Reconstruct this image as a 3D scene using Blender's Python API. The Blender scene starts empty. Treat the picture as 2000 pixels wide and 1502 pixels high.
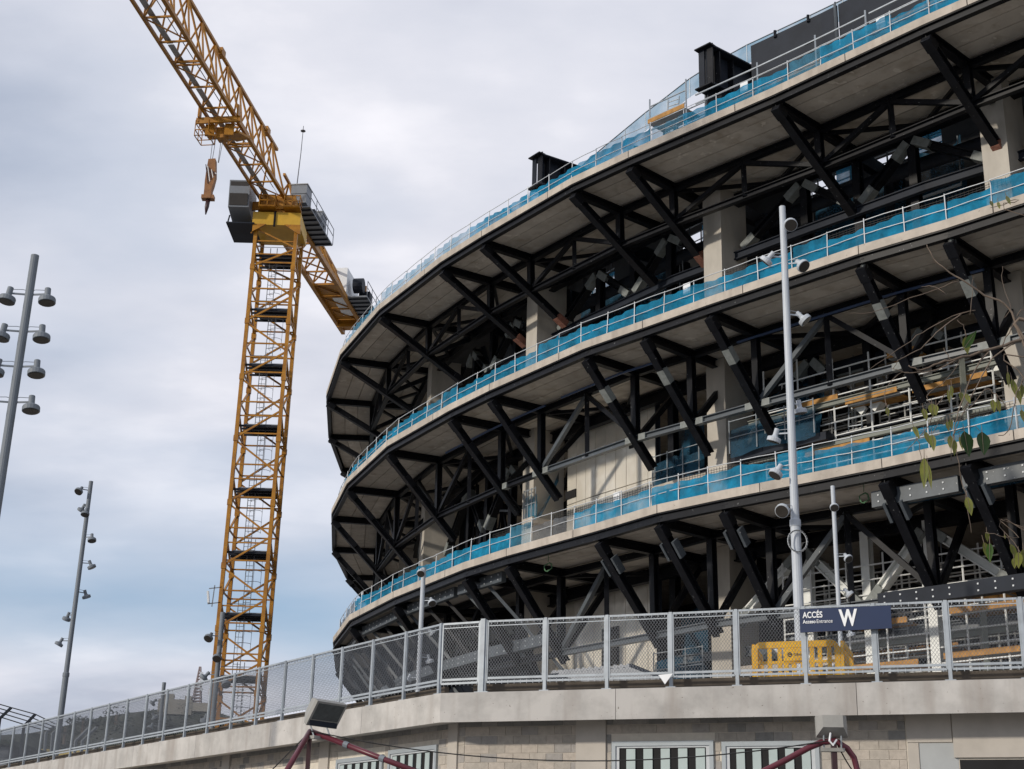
import bpy, math, random
from mathutils import Vector as V, Matrix
random.seed(7)
R = math.radians
sc = bpy.context.scene
EYE = 1.6
# ---------------------------------------------------------------- camera
PITCH, ROLL, FPX = R(19.714), R(1.613), 2800.0
cd = bpy.data.cameras.new('camera'); cam = bpy.data.objects.new('camera', cd); sc.collection.objects.link(cam)
_fw = V((0, math.cos(PITCH), math.sin(PITCH))); _up0 = V((0, -math.sin(PITCH), math.cos(PITCH)))
_rt = V((math.cos(ROLL), 0, 0)) + _up0*math.sin(ROLL); _up = V((-math.sin(ROLL), 0, 0)) + _up0*math.cos(ROLL)
m = Matrix((_rt, _up, -_fw)).transposed().to_4x4(); m.translation = (0, 0, EYE); cam.matrix_world = m
cd.sensor_width = 36; cd.lens = FPX/2000*36; cd.clip_start = 0.1; cd.clip_end = 9000
sc.camera = cam
# ---------------------------------------------------------------- sky, sun, exposure
SUN_EL, SUN_AZ = R(21), R(238)          # azimuth clockwise from +Y
w = bpy.data.worlds.new('World'); sc.world = w; w.use_nodes = True
nt = w.node_tree; nt.nodes.clear()
def N(nt, t, **k):
    n = nt.nodes.new(t)
    for a, b in k.items(): setattr(n, a, b)
    return n
out = N(nt, 'ShaderNodeOutputWorld'); bg = N(nt, 'ShaderNodeBackground'); bg.inputs[1].default_value = 0.1
sky = N(nt, 'ShaderNodeTexSky', sky_type='NISHITA'); sky.sun_disc = False
sky.sun_elevation = SUN_EL; sky.sun_rotation = SUN_AZ; sky.air_density = 1.0; sky.dust_density = 0.6
tc = N(nt, 'ShaderNodeTexCoord'); sep = N(nt, 'ShaderNodeSeparateXYZ'); nt.links.new(tc.outputs['Generated'], sep.inputs[0])
zz = N(nt, 'ShaderNodeMath', operation='MAXIMUM'); nt.links.new(sep.outputs[2], zz.inputs[0]); zz.inputs[1].default_value = 0.0
za = N(nt, 'ShaderNodeMath', operation='ADD'); nt.links.new(zz.outputs[0], za.inputs[0]); za.inputs[1].default_value = 0.22
def div(a, b):
    d = N(nt, 'ShaderNodeMath', operation='DIVIDE'); nt.links.new(a, d.inputs[0]); nt.links.new(b, d.inputs[1]); return d.outputs[0]
cmb = N(nt, 'ShaderNodeCombineXYZ'); nt.links.new(div(sep.outputs[0], za.outputs[0]), cmb.inputs[0]); nt.links.new(div(sep.outputs[1], za.outputs[0]), cmb.inputs[1])
def noise(scale, det, rough, off=0, src=None):
    mp = N(nt, 'ShaderNodeMapping'); mp.inputs['Location'].default_value = (off, off*.7, off*.3); mp.inputs['Scale'].default_value = (1, 1.5, 1)
    nt.links.new(src or cmb.outputs[0], mp.inputs[0])
    n = N(nt, 'ShaderNodeTexNoise'); n.inputs['Scale'].default_value = scale; n.inputs['Detail'].default_value = det; n.inputs['Roughness'].default_value = rough
    nt.links.new(mp.outputs[0], n.inputs['Vector']); return n.outputs[0]
def ramp(src, stops):
    r = N(nt, 'ShaderNodeValToRGB'); cr = r.color_ramp
    while len(cr.elements) < len(stops): cr.elements.new(.5)
    for e, (p, c) in zip(cr.elements, stops): e.position = p; e.color = (*c, 1) if len(c) == 3 else c
    nt.links.new(src, r.inputs[0]); return r.outputs[0]
# cloud tone: soft light and dark masses (values are before the 0.1 strength)
tone = ramp(noise(1.7, 7, .52, 3.1), [(.34, (4.6, 4.9, 5.8)), (.47, (6.1, 6.3, 7.1)), (.56, (6.9, 7.0, 7.7)), (.66, (8.6, 8.5, 9.0))])
# cover: nearly closed above, thinner in the low band of sky
el = ramp(sep.outputs[2], [(.0, (.95,)*3), (.11, (.82,)*3), (.18, (.30,)*3), (.25, (.58,)*3), (.36, (1,)*3)])
cov = ramp(noise(1.1, 5, .5, 8.4), [(.30, (-.0,)*3), (.72, (1,)*3)])
ad = N(nt, 'ShaderNodeMath', operation='MULTIPLY_ADD'); nt.links.new(cov, ad.inputs[0]); ad.inputs[1].default_value = .7
sb = N(nt, 'ShaderNodeMath', operation='SUBTRACT'); nt.links.new(el, sb.inputs[0]); sb.inputs[1].default_value = .28; nt.links.new(sb.outputs[0], ad.inputs[2]); ad.use_clamp = True
bl = N(nt, 'ShaderNodeMixRGB'); bl.inputs[0].default_value = .55; nt.links.new(sky.outputs[0], bl.inputs[1]); bl.inputs[2].default_value = (3.6, 5.0, 7.0, 1)
mx = N(nt, 'ShaderNodeMixRGB'); nt.links.new(ad.outputs[0], mx.inputs[0]); nt.links.new(bl.outputs[0], mx.inputs[1]); nt.links.new(tone, mx.inputs[2])
nt.links.new(mx.outputs[0], bg.inputs[0]); nt.links.new(bg.outputs[0], out.inputs[0])
sd = bpy.data.lights.new('sun', 'SUN'); sd.energy = 2.3; sd.angle = R(3); sd.color = (1, .91, .78)
so = bpy.data.objects.new('sun', sd); sc.collection.objects.link(so)
sdir = V((math.sin(SUN_AZ)*math.cos(SUN_EL), math.cos(SUN_AZ)*math.cos(SUN_EL), math.sin(SUN_EL)))
so.rotation_euler = sdir.to_track_quat('Z', 'Y').to_euler(); so.location = (-40, -40, 60)
sc.view_settings.view_transform = 'Standard'; sc.view_settings.look = 'None'; sc.view_settings.gamma = 1; sc.view_settings.exposure = 0.18
sc.view_settings.use_curve_mapping = False
# ---------------------------------------------------------------- helpers
def ray(u, v):
    x, y = u-1000, 751-v
    return _rt*x + _up*y + _fw*FPX
def atY(u, v, y): r = ray(u, v); p = r*(y/r.y); p.z += EYE; return p
def atZ(u, v, z): r = ray(u, v); p = r*((z-EYE)/r.z); p.z += EYE; return p
def mat(name, col, rough=.7, metal=0, var=.12, scale=2.0, bump=0, col2=None, streak=0, trans=None, alpha=None, spec=.4, stain=None, dust=None, piece=0):
    m = bpy.data.materials.new(name); m.use_nodes = True; t = m.node_tree; b = t.nodes['Principled BSDF']
    b.inputs['Roughness'].default_value = rough; b.inputs['Metallic'].default_value = metal; b.inputs['Specular IOR Level'].default_value = spec
    tcn = t.nodes.new('ShaderNodeNewGeometry'); mp = t.nodes.new('ShaderNodeMapping'); t.links.new(tcn.outputs['Position'], mp.inputs[0])
    if streak: mp.inputs['Scale'].default_value = (1, 1, 1/streak)
    n = t.nodes.new('ShaderNodeTexNoise'); n.inputs['Scale'].default_value = scale; n.inputs['Detail'].default_value = 6; n.inputs['Roughness'].default_value = .62
    t.links.new(mp.outputs[0], n.inputs['Vector'])
    r = t.nodes.new('ShaderNodeValToRGB'); e = r.color_ramp.elements
    c2 = col2 or tuple(c*(1-var*2) for c in col)
    e[0].position = .32; e[0].color = (*c2, 1); e[1].position = .62; e[1].color = (*col, 1)
    t.links.new(n.outputs[0], r.inputs[0]); cur = r.outputs[0]
    if stain:
        mp2 = t.nodes.new('ShaderNodeMapping'); mp2.inputs['Scale'].default_value = (1.3, 1.3, .12); t.links.new(tcn.outputs['Position'], mp2.inputs[0])
        n2 = t.nodes.new('ShaderNodeTexNoise'); n2.inputs['Scale'].default_value = 1.6; n2.inputs['Detail'].default_value = 4; t.links.new(mp2.outputs[0], n2.inputs['Vector'])
        r2 = t.nodes.new('ShaderNodeValToRGB'); q = r2.color_ramp.elements; q[0].position = .5; q[0].color = (0, 0, 0, 1); q[1].position = .72; q[1].color = (.75, .75, .75, 1)
        t.links.new(n2.outputs[0], r2.inputs[0])
        k = t.nodes.new('ShaderNodeMixRGB'); t.links.new(r2.outputs[0], k.inputs[0]); t.links.new(cur, k.inputs[1]); k.inputs[2].default_value = (*stain, 1); cur = k.outputs[0]
    if dust:   # small specks
        n3 = t.nodes.new('ShaderNodeTexNoise'); n3.inputs['Scale'].default_value = dust[0]; n3.inputs['Detail'].default_value = 2; t.links.new(tcn.outputs['Position'], n3.inputs['Vector'])
        r3 = t.nodes.new('ShaderNodeValToRGB'); q = r3.color_ramp.elements; q[0].position = dust[1]; q[0].color = (0, 0, 0, 1); q[1].position = dust[1]+.03; q[1].color = (1, 1, 1, 1)
        t.links.new(n3.outputs[0], r3.inputs[0])
        k = t.nodes.new('ShaderNodeMixRGB'); t.links.new(r3.outputs[0], k.inputs[0]); t.links.new(cur, k.inputs[1]); k.inputs[2].default_value = (*dust[2], 1); cur = k.outputs[0]
    if piece:   # each cast piece has a slightly different tone
        oi = t.nodes.new('ShaderNodeObjectInfo'); mr_ = t.nodes.new('ShaderNodeMapRange'); mr_.inputs[3].default_value = 1-piece; mr_.inputs[4].default_value = 1+piece*.4
        t.links.new(oi.outputs['Random'], mr_.inputs[0]); vm = t.nodes.new('ShaderNodeVectorMath'); vm.operation = 'SCALE'; t.links.new(cur, vm.inputs[0]); t.links.new(mr_.outputs[0], vm.inputs['Scale']); cur = vm.outputs[0]
    t.links.new(cur, b.inputs['Base Color'])
    if bump:
        bp = t.nodes.new('ShaderNodeBump'); bp.inputs['Strength'].default_value = bump; bp.inputs['Distance'].default_value = .02
        t.links.new(n.outputs[0], bp.inputs['Height']); t.links.new(bp.outputs[0], b.inputs['Normal'])
    if trans is not None:  # thin fabric: light shines through and holes let you see through
        tl = t.nodes.new('ShaderNodeBsdfTranslucent'); t.links.new(cur, tl.inputs[0])
        ms = t.nodes.new('ShaderNodeMixShader'); ms.inputs[0].default_value = .5; t.links.new(b.outputs[0], ms.inputs[1]); t.links.new(tl.outputs[0], ms.inputs[2])
        tp = t.nodes.new('ShaderNodeBsdfTransparent'); m2 = t.nodes.new('ShaderNodeMixShader')
        n4 = t.nodes.new('ShaderNodeTexNoise'); n4.inputs['Scale'].default_value = 1.1; n4.inputs['Detail'].default_value = 3; t.links.new(tcn.outputs['Position'], n4.inputs['Vector'])
        mr = t.nodes.new('ShaderNodeMapRange'); mr.inputs[1].default_value = .35; mr.inputs[2].default_value = .65; mr.inputs[3].default_value = max(0, trans-.14); mr.inputs[4].default_value = trans+.14
        t.links.new(n4.outputs[0], mr.inputs[0]); t.links.new(mr.outputs[0], m2.inputs[0])
        t.links.new(ms.outputs[0], m2.inputs[1]); t.links.new(tp.outputs[0], m2.inputs[2])
        t.links.new(m2.outputs[0], t.nodes['Material Output'].inputs[0])
    return m
M = {}
M['concrete'] = mat('pale_concrete', (.50, .45, .39), .85, var=.12, scale=1.3, bump=.15, stain=(.33, .29, .25), piece=.10, dust=(9, .70, (.30, .26, .22)))
M['soffit'] = mat('precast_soffit', (.56, .515, .455), .9, var=.10, scale=.9, streak=.5, bump=.1, stain=(.36, .31, .25), dust=(2.3, .66, (.62, .58, .52)), piece=.20)
M['column'] = mat('column_concrete', (.50, .465, .41), .85, var=.12, scale=1.1, streak=3, bump=.12)
M['black'] = mat('black_steel', (.0085, .0095, .013), .42, 0, var=.25, scale=3, dust=(12, .715, (.16, .165, .17)), spec=.18)
M['grey_steel'] = mat('grey_steel', (.085, .10, .115), .42, 0, var=.12, scale=2.2, dust=(11, .72, (.45, .45, .45)))
M['dark_grey'] = mat('dark_grey_plate', (.020, .025, .036), .55, 0, var=.15, scale=1.2, spec=.15)
M['galv'] = mat('galvanised_steel', (.36, .40, .44), .45, .15, var=.10, scale=4)
M['galv_light'] = mat('pale_galvanised_tube', (.52, .55, .58), .45, .05, var=.06, scale=5)
M['white_steel'] = mat('pale_primer_steel', (.80, .82, .80), .5, 0, var=.06, scale=2)
M['sage'] = mat('grey_green_steel', (.20, .215, .19), .55, 0, var=.08, scale=2)
M['primer'] = mat('grey_primer_joint', (.23, .25, .245), .55, 0, var=.15, scale=6)
M['red_primer'] = mat('red_primer_joint', (.30, .13, .09), .6, 0, var=.25, scale=9)
M['netblue'] = mat('blue_debris_net', (.012, .38, .68), .8, 0, var=.26, scale=1.7, piece=.10, streak=1, trans=.16, bump=.3)
M['netblue2'] = mat('pale_blue_debris_net', (.07, .33, .52), .75, 0, var=.15, scale=2.5, trans=.42, bump=.3)
M['tarp'] = mat('deep_blue_tarp', (.018, .12, .22), .6, 0, var=.3, scale=1.2, trans=.25, bump=.4)
M['netgrey'] = mat('grey_debris_net', (.20, .22, .25), .8, 0, var=.1, scale=3, trans=.4)
M['plank'] = mat('orange_deck_plank', (.50, .26, .075), .75, 0, var=.2, scale=4)
M['yellow'] = mat('crane_yellow_paint', (.41, .185, .012), .45, 0, var=.16, scale=1.8, col2=(.25, .10, .010), dust=(7, .68, (.20, .08, .02)))
M['yellow2'] = mat('bright_yellow_panel', (.60, .36, .035), .45, 0, var=.08, scale=1.5)
M['rust'] = mat('rusty_hook_paint', (.30, .14, .055), .6, 0, var=.2, scale=3, col2=(.20, .09, .04))
M['rope'] = mat('steel_rope', (.12, .12, .13), .5, .5)
M['cabgrey'] = mat('grey_cabinet', (.20, .22, .25), .5, 0, var=.06)
M['tube'] = mat('bright_scaffold_tube', (.78, .80, .80), .5, 0, var=.05)
M['white'] = mat('white_paint', (.72, .74, .76), .5, 0, var=.04)
M['polegrey'] = mat('light_grey_pole_paint', (.46, .50, .55), .5, 0, var=.04, scale=2)
M['polegrey2'] = mat('mid_grey_pole_paint', (.17, .195, .225), .6, 0, var=.05, scale=2)
M['lens'] = mat('lamp_glass', (.05, .045, .04), .15, 0, var=.1)
M['fascia'] = mat('podium_concrete', (.50, .485, .465), .88, var=.14, piece=.08, scale=1.4, bump=.2, stain=(.30, .27, .245), dust=(16, .71, (.22, .20, .18)))
M['mortar'] = mat('mortar', (.66, .61, .53), .95, var=.06, scale=6)
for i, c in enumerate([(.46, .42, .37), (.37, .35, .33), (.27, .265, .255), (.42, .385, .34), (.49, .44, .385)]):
    M['block%d' % i] = mat('concrete_block_tone', c, .95, var=.10, scale=9, bump=.3)
M['plaster'] = mat('pier_plaster', (.50, .465, .42), .9, var=.07, scale=1.6, bump=.1)
M['frame'] = mat('window_frame_paint', (.36, .40, .43), .45, .2, var=.05)
M['louvre'] = mat('pale_louvre', (.42, .50, .50), .4, .1, var=.04)
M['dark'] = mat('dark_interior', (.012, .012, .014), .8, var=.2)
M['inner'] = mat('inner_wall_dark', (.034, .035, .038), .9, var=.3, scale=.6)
M['kerb'] = mat('dark_kerb', (.13, .11, .09), .9, var=.15, scale=3)
M['doorgrey'] = mat('grey_door_paint', (.40, .42, .43), .6, var=.05)
M['navy'] = mat('navy_sign_paint', (.010, .024, .075), .4, 0, var=.03)
M['letter'] = mat('white_lettering', (.80, .82, .84), .5, var=.01)
M['barrier'] = mat('yellow_plastic', (.92, .52, .006), .5, 0, var=.10, scale=3, col2=(.70, .36, .006))
M['maroon'] = mat('maroon_paint', (.115, .022, .035), .35, 0, var=.12)
M['maroon_d'] = mat('dark_maroon_paint', (.05, .022, .025), .4, 0, var=.12)
M['cable'] = mat('black_cable', (.02, .02, .02), .6)
M['floodbody'] = mat('floodlight_housing', (.30, .295, .275), .5, 0, var=.08, scale=6)
M['floodglass'] = mat('floodlight_glass', (.09, .10, .10), .08, 0, var=.2, scale=8)
M['greenrope'] = mat('green_hose', (.12, .26, .14), .6)
M['bark'] = mat('twig_bark', (.17, .13, .10), .8, var=.2, scale=20)
M['leaf_y'] = mat('yellow_green_leaf', (.26, .27, .055), .55, 0, piece=.35, var=.2, scale=25, col2=(.13, .16, .03), trans=.02)
M['leaf_g'] = mat('green_leaf', (.06, .14, .02), .45, 0, piece=.35, var=.2, scale=25, trans=.02)
M['leaf_d'] = mat('dark_green_leaf', (.025, .06, .015), .45, 0, piece=.35, var=.2, scale=25, trans=.02)
M['ground'] = mat('paved_ground', (.20, .195, .185), .9, var=.12, scale=.6)
M['deck'] = mat('podium_paving', (.26, .25, .24), .9, var=.1, scale=.8)
M['hill'] = mat('scrub_hillside', (.050, .052, .038), 1, var=.25, scale=.02, col2=(.018, .026, .016))
M['tree'] = mat('pine_foliage', (.030, .042, .022), .9, var=.3, scale=.3)
M['stone'] = mat('pale_stone', (.34, .32, .28), .9)
M['yelwall'] = mat('ochre_wall', (.45, .36, .15), .9)
M['corr'] = mat('corrugated_sheet', (.36, .37, .38), .5, .3, var=.1)
M['mesh'] = mat('expanded_metal', (.16, .175, .20), .5, .2, var=.1)
M['metalmast'] = mat('red_white_mast', (.28, .22, .22), .7)
def panel_mat():
    m = bpy.data.materials.new('brushed_wall_panel'); m.use_nodes = True; t = m.node_tree; b = t.nodes['Principled BSDF']
    b.inputs['Base Color'].default_value = (.88, .83, .73, 1); b.inputs['Metallic'].default_value = .42; b.inputs['Roughness'].default_value = .30
    g = t.nodes.new('ShaderNodeNewGeometry'); n = t.nodes.new('ShaderNodeTexNoise'); n.inputs['Scale'].default_value = .55; n.inputs['Detail'].default_value = 2
    t.links.new(g.outputs['Position'], n.inputs['Vector']); bp = t.nodes.new('ShaderNodeBump'); bp.inputs['Strength'].default_value = .9; bp.inputs['Distance'].default_value = .25
    t.links.new(n.outputs[0], bp.inputs['Height']); t.links.new(bp.outputs[0], b.inputs['Normal']); return m
M['panel'] = panel_mat()

class MB:
    def __init__(s): s.v = []; s.f = []
    def add(s, vs, fs):
        o = len(s.v); s.v += [V(x) for x in vs]; s.f += [tuple(i+o for i in f) for f in fs]; return s
    def hexa(s, a):  # 8 pts: bottom 4 ccw, top 4
        return s.add(a, [(3, 2, 1, 0), (4, 5, 6, 7), (0, 1, 5, 4), (1, 2, 6, 5), (2, 3, 7, 6), (3, 0, 4, 7)])
    def box(s, c, sx, sy, sz, rz=0):
        ca, sa = math.cos(rz), math.sin(rz); c = V(c); P = []
        for z in (-sz/2, sz/2):
            for x, y in ((-1, -1), (1, -1), (1, 1), (-1, 1)):
                X, Y = x*sx/2, y*sy/2; P.append(c+V((X*ca-Y*sa, X*sa+Y*ca, z)))
        return s.hexa(P)
    def beam(s, p, q, w, h=None, up=(0, 0, 1), off=(0, 0)):
        p, q = V(p), V(q); h = h or w; d = (q-p)
        if d.length < 1e-6: return s
        d.normalize(); u = V(up)
        if abs(d.dot(u)) > .98: u = V((1, 0, 0)) if abs(d.x) < .9 else V((0, 1, 0))
        sd = d.cross(u).normalized(); u2 = sd.cross(d)
        P = []
        for b in (p, q):
            for x, y in ((-1, -1), (1, -1), (1, 1), (-1, 1)): P.append(b+sd*(x*w/2+off[0])+u2*(y*h/2+off[1]))
        return s.hexa(P)
    def ibeam(s, p, q, w, h, t=None, up=(0, 0, 1)):
        t = t or h*.09
        s.beam(p, q, w, t, up, (0, h/2-t/2)); s.beam(p, q, w, t, up, (0, -h/2+t/2)); s.beam(p, q, t*.8, h-2*t, up); return s
    def tube(s, pts, r, n=6, cap=True):
        pts = [V(p) for p in pts]; rr = r if isinstance(r, (list, tuple)) else [r]*len(pts)
        ring = []; o = len(s.v); ref = None
        for i, p in enumerate(pts):
            d = (pts[min(i+1, len(pts)-1)]-pts[max(i-1, 0)]).normalized()
            if ref is None:
                ref = d.cross(V((0, 0, 1)));
                if ref.length < .1: ref = d.cross(V((1, 0, 0)))
            ref = (ref-d*ref.dot(d)).normalized(); b = d.cross(ref)
            for k in range(n):
                a = 2*math.pi*k/n; s.v.append(p+(ref*math.cos(a)+b*math.sin(a))*rr[i])
        for i in range(len(pts)-1):
            for k in range(n):
                a = o+i*n+k; b2 = o+i*n+(k+1) % n; s.f.append((a, b2, b2+n, a+n))
        if cap: s.f.append(tuple(o+k for k in range(n))[::-1]); s.f.append(tuple(o+(len(pts)-1)*n+k for k in range(n)))
        return s
    def lathe(s, c, ax, prof, n=14):
        c, ax = V(c), V(ax).normalized(); ref = ax.cross(V((0, 0, 1)))
        if ref.length < .1: ref = ax.cross(V((1, 0, 0)))
        ref.normalize(); b = ax.cross(ref); o = len(s.v)
        for r, h in prof:
            for k in range(n):
                a = 2*math.pi*k/n; s.v.append(c+ax*h+(ref*math.cos(a)+b*math.sin(a))*r)
        for i in range(len(prof)-1):
            for k in range(n):
                a = o+i*n+k; b2 = o+i*n+(k+1) % n; s.f.append((a, a+n, b2+n, b2))
        s.f.append(tuple(o+k for k in range(n))); s.f.append(tuple(o+(len(prof)-1)*n+k for k in range(n))[::-1]); return s
    def build(s, name, mt, parent=None, label=None, smooth=False, org=None, kind=None):
        me = bpy.data.meshes.new(name); o = bpy.data.objects.new(name, me); sc.collection.objects.link(o)
        g = V((0, 0, 0))
        if parent is not None:
            o.parent = parent; p = parent
            while p: g += p.location; p = p.parent
        elif org is not None: g = V(org); o.location = g
        me.from_pydata([tuple(x-g) for x in s.v], [], s.f); me.materials.append(M[mt] if isinstance(mt, str) else mt)
        if smooth: me.shade_smooth()
        if label: o['label'] = label
        if kind: o['kind'] = kind
        me.update(); return o
def tag(o, label, cat, group=None):
    o['label'] = label; o['category'] = cat
    if group: o['group'] = group
    return o
def empty(name, loc, label, cat, group=None):
    o = bpy.data.objects.new(name, None); sc.collection.objects.link(o); o.location = loc; o.empty_display_size = .2
    return tag(o, label, cat, group)
def B(name, mt, parent, *args, **k): return MB().beam(*args, **k).build(name, mt, parent)

# ---------------------------------------------------------------- ground and podium (setting)
g = MB(); S = 4000
g.add([(-S, -S, 0), (S, -S, 0), (S, S, 0), (-S, S, 0)], [(0, 1, 2, 3)]).build('ground', 'ground', kind='structure')
PZ = 6.0
PR0 = V((-.62, 33.13, 0)); PR1 = V((10.37, 28.80, 0)); dR = (PR1-PR0).normalized(); nR = V((-dR.y, dR.x, 0))     # nR points away from the camera
PL0 = V((-3.92, 36.98, 0)); PL1 = V((-20.37, 60.36, 0)); dL = (PL1-PL0).normalized(); nL = V((dL.y, -dL.x, 0))   # inward of the left run
def isect(p, d, q, e):
    k = ((q.x-p.x)*e.y-(q.y-p.y)*e.x)/(d.x*e.y-d.y*e.x); return p+d*k
PC = isect(PR0, dR, PL0, dL)
PE = PR0+dR*40; PF = PL0+dL*75
def zed(p, z): return V((p.x, p.y, z))
dk = MB(); poly = [PC, PE, PE+V((40, 60, 0)), V((60, 200, 0)), V((-20, 200, 0)), PF]
inner = [isect(PR0+nR*.35, dR, PL0+nL*.35, dL), PE+nR*.35, PE+V((40, 60, 0)), V((60, 200, 0)), V((-20, 200, 0)), PF+nL*.35]
dk.add([zed(p, PZ-.05) for p in inner]+[zed(p, PZ-.35) for p in inner], [(0, 1, 2, 3, 4, 5), (11, 10, 9, 8, 7, 6)]).build('podium_deck', 'deck', kind='structure')
bld = empty('podium_building', (PC.x, PC.y, 0), 'long low podium building of concrete blocks with overhanging pale concrete edge beam, under the fences', 'building')
def prism(a, b, na, nb, prof, mb):  # extrude (inward, z) profile from a to b; na, nb inward vectors at ends
    P = [zed(a+na*i, z) for i, z in prof]+[zed(b+nb*i, z) for i, z in prof]; n = len(prof)
    mb.add(P, [tuple(range(n))[::-1], tuple(range(n, 2*n))]+[(k, (k+1) % n, n+(k+1) % n, n+k) for k in range(n)])
prof = [(0, PZ-.66), (0, PZ), (.35, PZ), (.35, PZ-.35), (1.6, PZ-.35), (1.6, PZ-.45), (.05, PZ-.66)]
miter = isect(PR0+nR, dR, PL0+nL, dL)-PC
def edge_run(p0, d, n, n0, first, L, step):
    x = 0; i = 0
    while x < L:
        l = first if i == 0 else step
        a, b = p0+d*x, p0+d*(x+l-.012); mb = MB(); prism(a, b, n0 if i == 0 else n, n, prof, mb); mb.build('edge_beam', 'fascia', bld); x += l; i += 1
edge_run(PC, dR, nR, miter, 4.2, 40, 5.2)
edge_run(PC, dL, nL, miter, 3.6, 75, 5.0)
# block walls, recessed 0.9 m
REC = .9
WC = isect(PR0+nR*REC, dR, PL0+nL*REC, dL)
def wpos(side, s, z, dep=0):
    d, n = (dR, nR) if side else (dL, nL)
    p = WC+d*s+n*dep; return V((p.x, p.y, z))
def wpix(side, u, v):
    d, n = (dR, nR) if side else (dL, nL); r = ray(u, v)
    k = (WC.x*n.x+WC.y*n.y)/(r.x*n.x+r.y*n.y); p = r*k
    return (V((p.x, p.y, 0))-WC).dot(d), p.z+EYE
ZT = PZ-.46
for side, L in ((1, 40), (0, 75)):
    b = MB(); a = [wpos(side, 0, 0, .008), wpos(side, L, 0, .008), wpos(side, L, 0, .3), wpos(side, 0.3, 0, .3)]
    b.hexa(a+[V((p.x, p.y, ZT)) for p in a]).build('backing_wall', 'mortar', bld)
def wbox(side, s0, s1, z0, z1, d0, d1):  # depth negative is toward the viewer
    a = [wpos(side, s0, z0, d0), wpos(side, s1, z0, d0), wpos(side, s1, z0, d1), wpos(side, s0, z0, d1)]
    return MB().hexa(a+[V((p.x, p.y, z1)) for p in a])
holes = {1: [], 0: []}
def window(side, u0, u1, vt, nm='window'):
    s0, z1 = wpix(side, u0, vt); s1, _ = wpix(side, u1, vt); s0, s1 = min(s0, s1), max(s0, s1); z0 = z1-1.3
    holes[side].append((s0-.02, s1+.02, z0, z1+.02))
    f = MB()
    for a in ((s0, s1, z1-.1, z1), (s0, s0+.09, z0, z1-.1), (s1-.09, s1, z0, z1-.1), (s0, s1, z0-.1, z0)):
        x = wbox(side, *a, -.06, .02); f.add(x.v, x.f)
    fr = f.build('window', 'frame', bld)
    f = MB()
    for a in ((s0+.09, s1-.09, z1-.14, z1-.10), (s0+.09, s0+.17, z0, z1-.14), (s1-.17, s1-.09, z0, z1-.14)):
        x = wbox(side, *a, -.03, .02); f.add(x.v, x.f)
    f.build('inner_frame', 'galv_light', fr)
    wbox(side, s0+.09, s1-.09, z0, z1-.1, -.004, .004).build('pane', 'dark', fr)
    n = max(3, int(round((s1-s0-.34)/.375))); w = (s1-s0-.34)/n
    for i in range(n):
        a = s0+.17+w*(i+.42); wbox(side, a, a+w*.52, z0, z1-.16, -.035, -.012).build('louvre_slat', 'louvre', fr)
window(1, 1196, 1394, 1449); window(1, 1410, 1600, 1449); window(0, 762, 856, 1466); window(0, 660, 750, 1484)
def pier(side, u0, u1, d=-.05):
    s0, _ = wpix(side, u0, 1450); s1, _ = wpix(side, u1, 1450); s0, s1 = min(s0, s1), max(s0, s1); holes[side].append((s0, s1, 0, 9))
    wbox(side, s0, s1, 0, ZT-.004, d, .04).build('pier', 'plaster', bld)
pier(1, 1126, 1184); pier(0, 878, 896); pier(0, 628, 646); pier(0, 440, 454)
s0, _ = wpix(1, 1770, 1450); holes[1].append((s0, 60, 0, 9))
def wp(u, v): return wpix(1, u, v)
a = wp(1770, 1420)[0]; b_ = wp(1858, 1420)[0]; zb = wp(1800, 1450)[1]
wbox(1, a, b_, zb, ZT-.004, -.03, .04).build('lintel_panel', 'plaster', bld)
c = wp(1795, 1455)[0]; e = wp(1870, 1455)[0]
wbox(1, a, c-.01, 0, zb-.01, -.02, .04).build('pier', 'plaster', bld)
wbox(1, c, e, 0, zb-.02, .0, .04).build('door', 'doorgrey', bld, 'pale grey metal door beside the dark opening')
wbox(1, b_+.02, b_+9, wp(1880, 1480)[1], ZT-.10, -.06, .04).build('lintel_panel', 'plaster', bld)
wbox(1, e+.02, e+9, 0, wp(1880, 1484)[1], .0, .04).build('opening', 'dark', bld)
# individual blocks in the rows the photograph shows
bid = 0
for side, smax in ((1, 12.5), (0, 22)):
    for row in range(6):
        z1 = ZT-.02-row*.2; z0 = z1-.19; x = .01+(.2 if row % 2 else 0); first = True
        while x < smax:
            l = .39 if not (first and row % 2) else .39; a, b2 = x, x+l; x += .4
            if first and row % 2: a = .01
            first = False
            seg = [(a, b2)]
            for h in holes[side]:
                if h[2] < z1-.02 and h[3] > z0+.02:
                    ns = []
                    for p, q in seg:
                        if q <= h[0] or p >= h[1]: ns.append((p, q)); continue
                        if p < h[0]-.04: ns.append((p, h[0]-.01))
                        if q > h[1]+.04: ns.append((h[1]+.01, q))
                    seg = ns
            for p, q in seg:
                if side == 0 and (p > 5.5 and row > 2): continue
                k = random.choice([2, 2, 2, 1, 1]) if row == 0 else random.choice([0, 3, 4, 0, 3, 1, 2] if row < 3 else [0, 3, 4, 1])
                wbox(side, p, q, z0+.004, z1, -random.uniform(.004, .010), .035).build('block', 'block%d' % k, bld); bid += 1
st = MB()
for side, smax in ((1, 9.8), (0, 30)):
    for row in range(6, 27):
        z1 = ZT-.02-row*.2; x = (.2 if row % 2 else .01)
        while x < smax:
            if not any(h[0] < x+.39 and h[1] > x and h[2] < z1 for h in holes[side]):
                t = wbox(side, x, x+.39, z1-.19, z1, 0, .035); st.add(t.v, t.f)
            x += .4
st.build('block_courses', 'block0', bld, kind='stuff')
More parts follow.
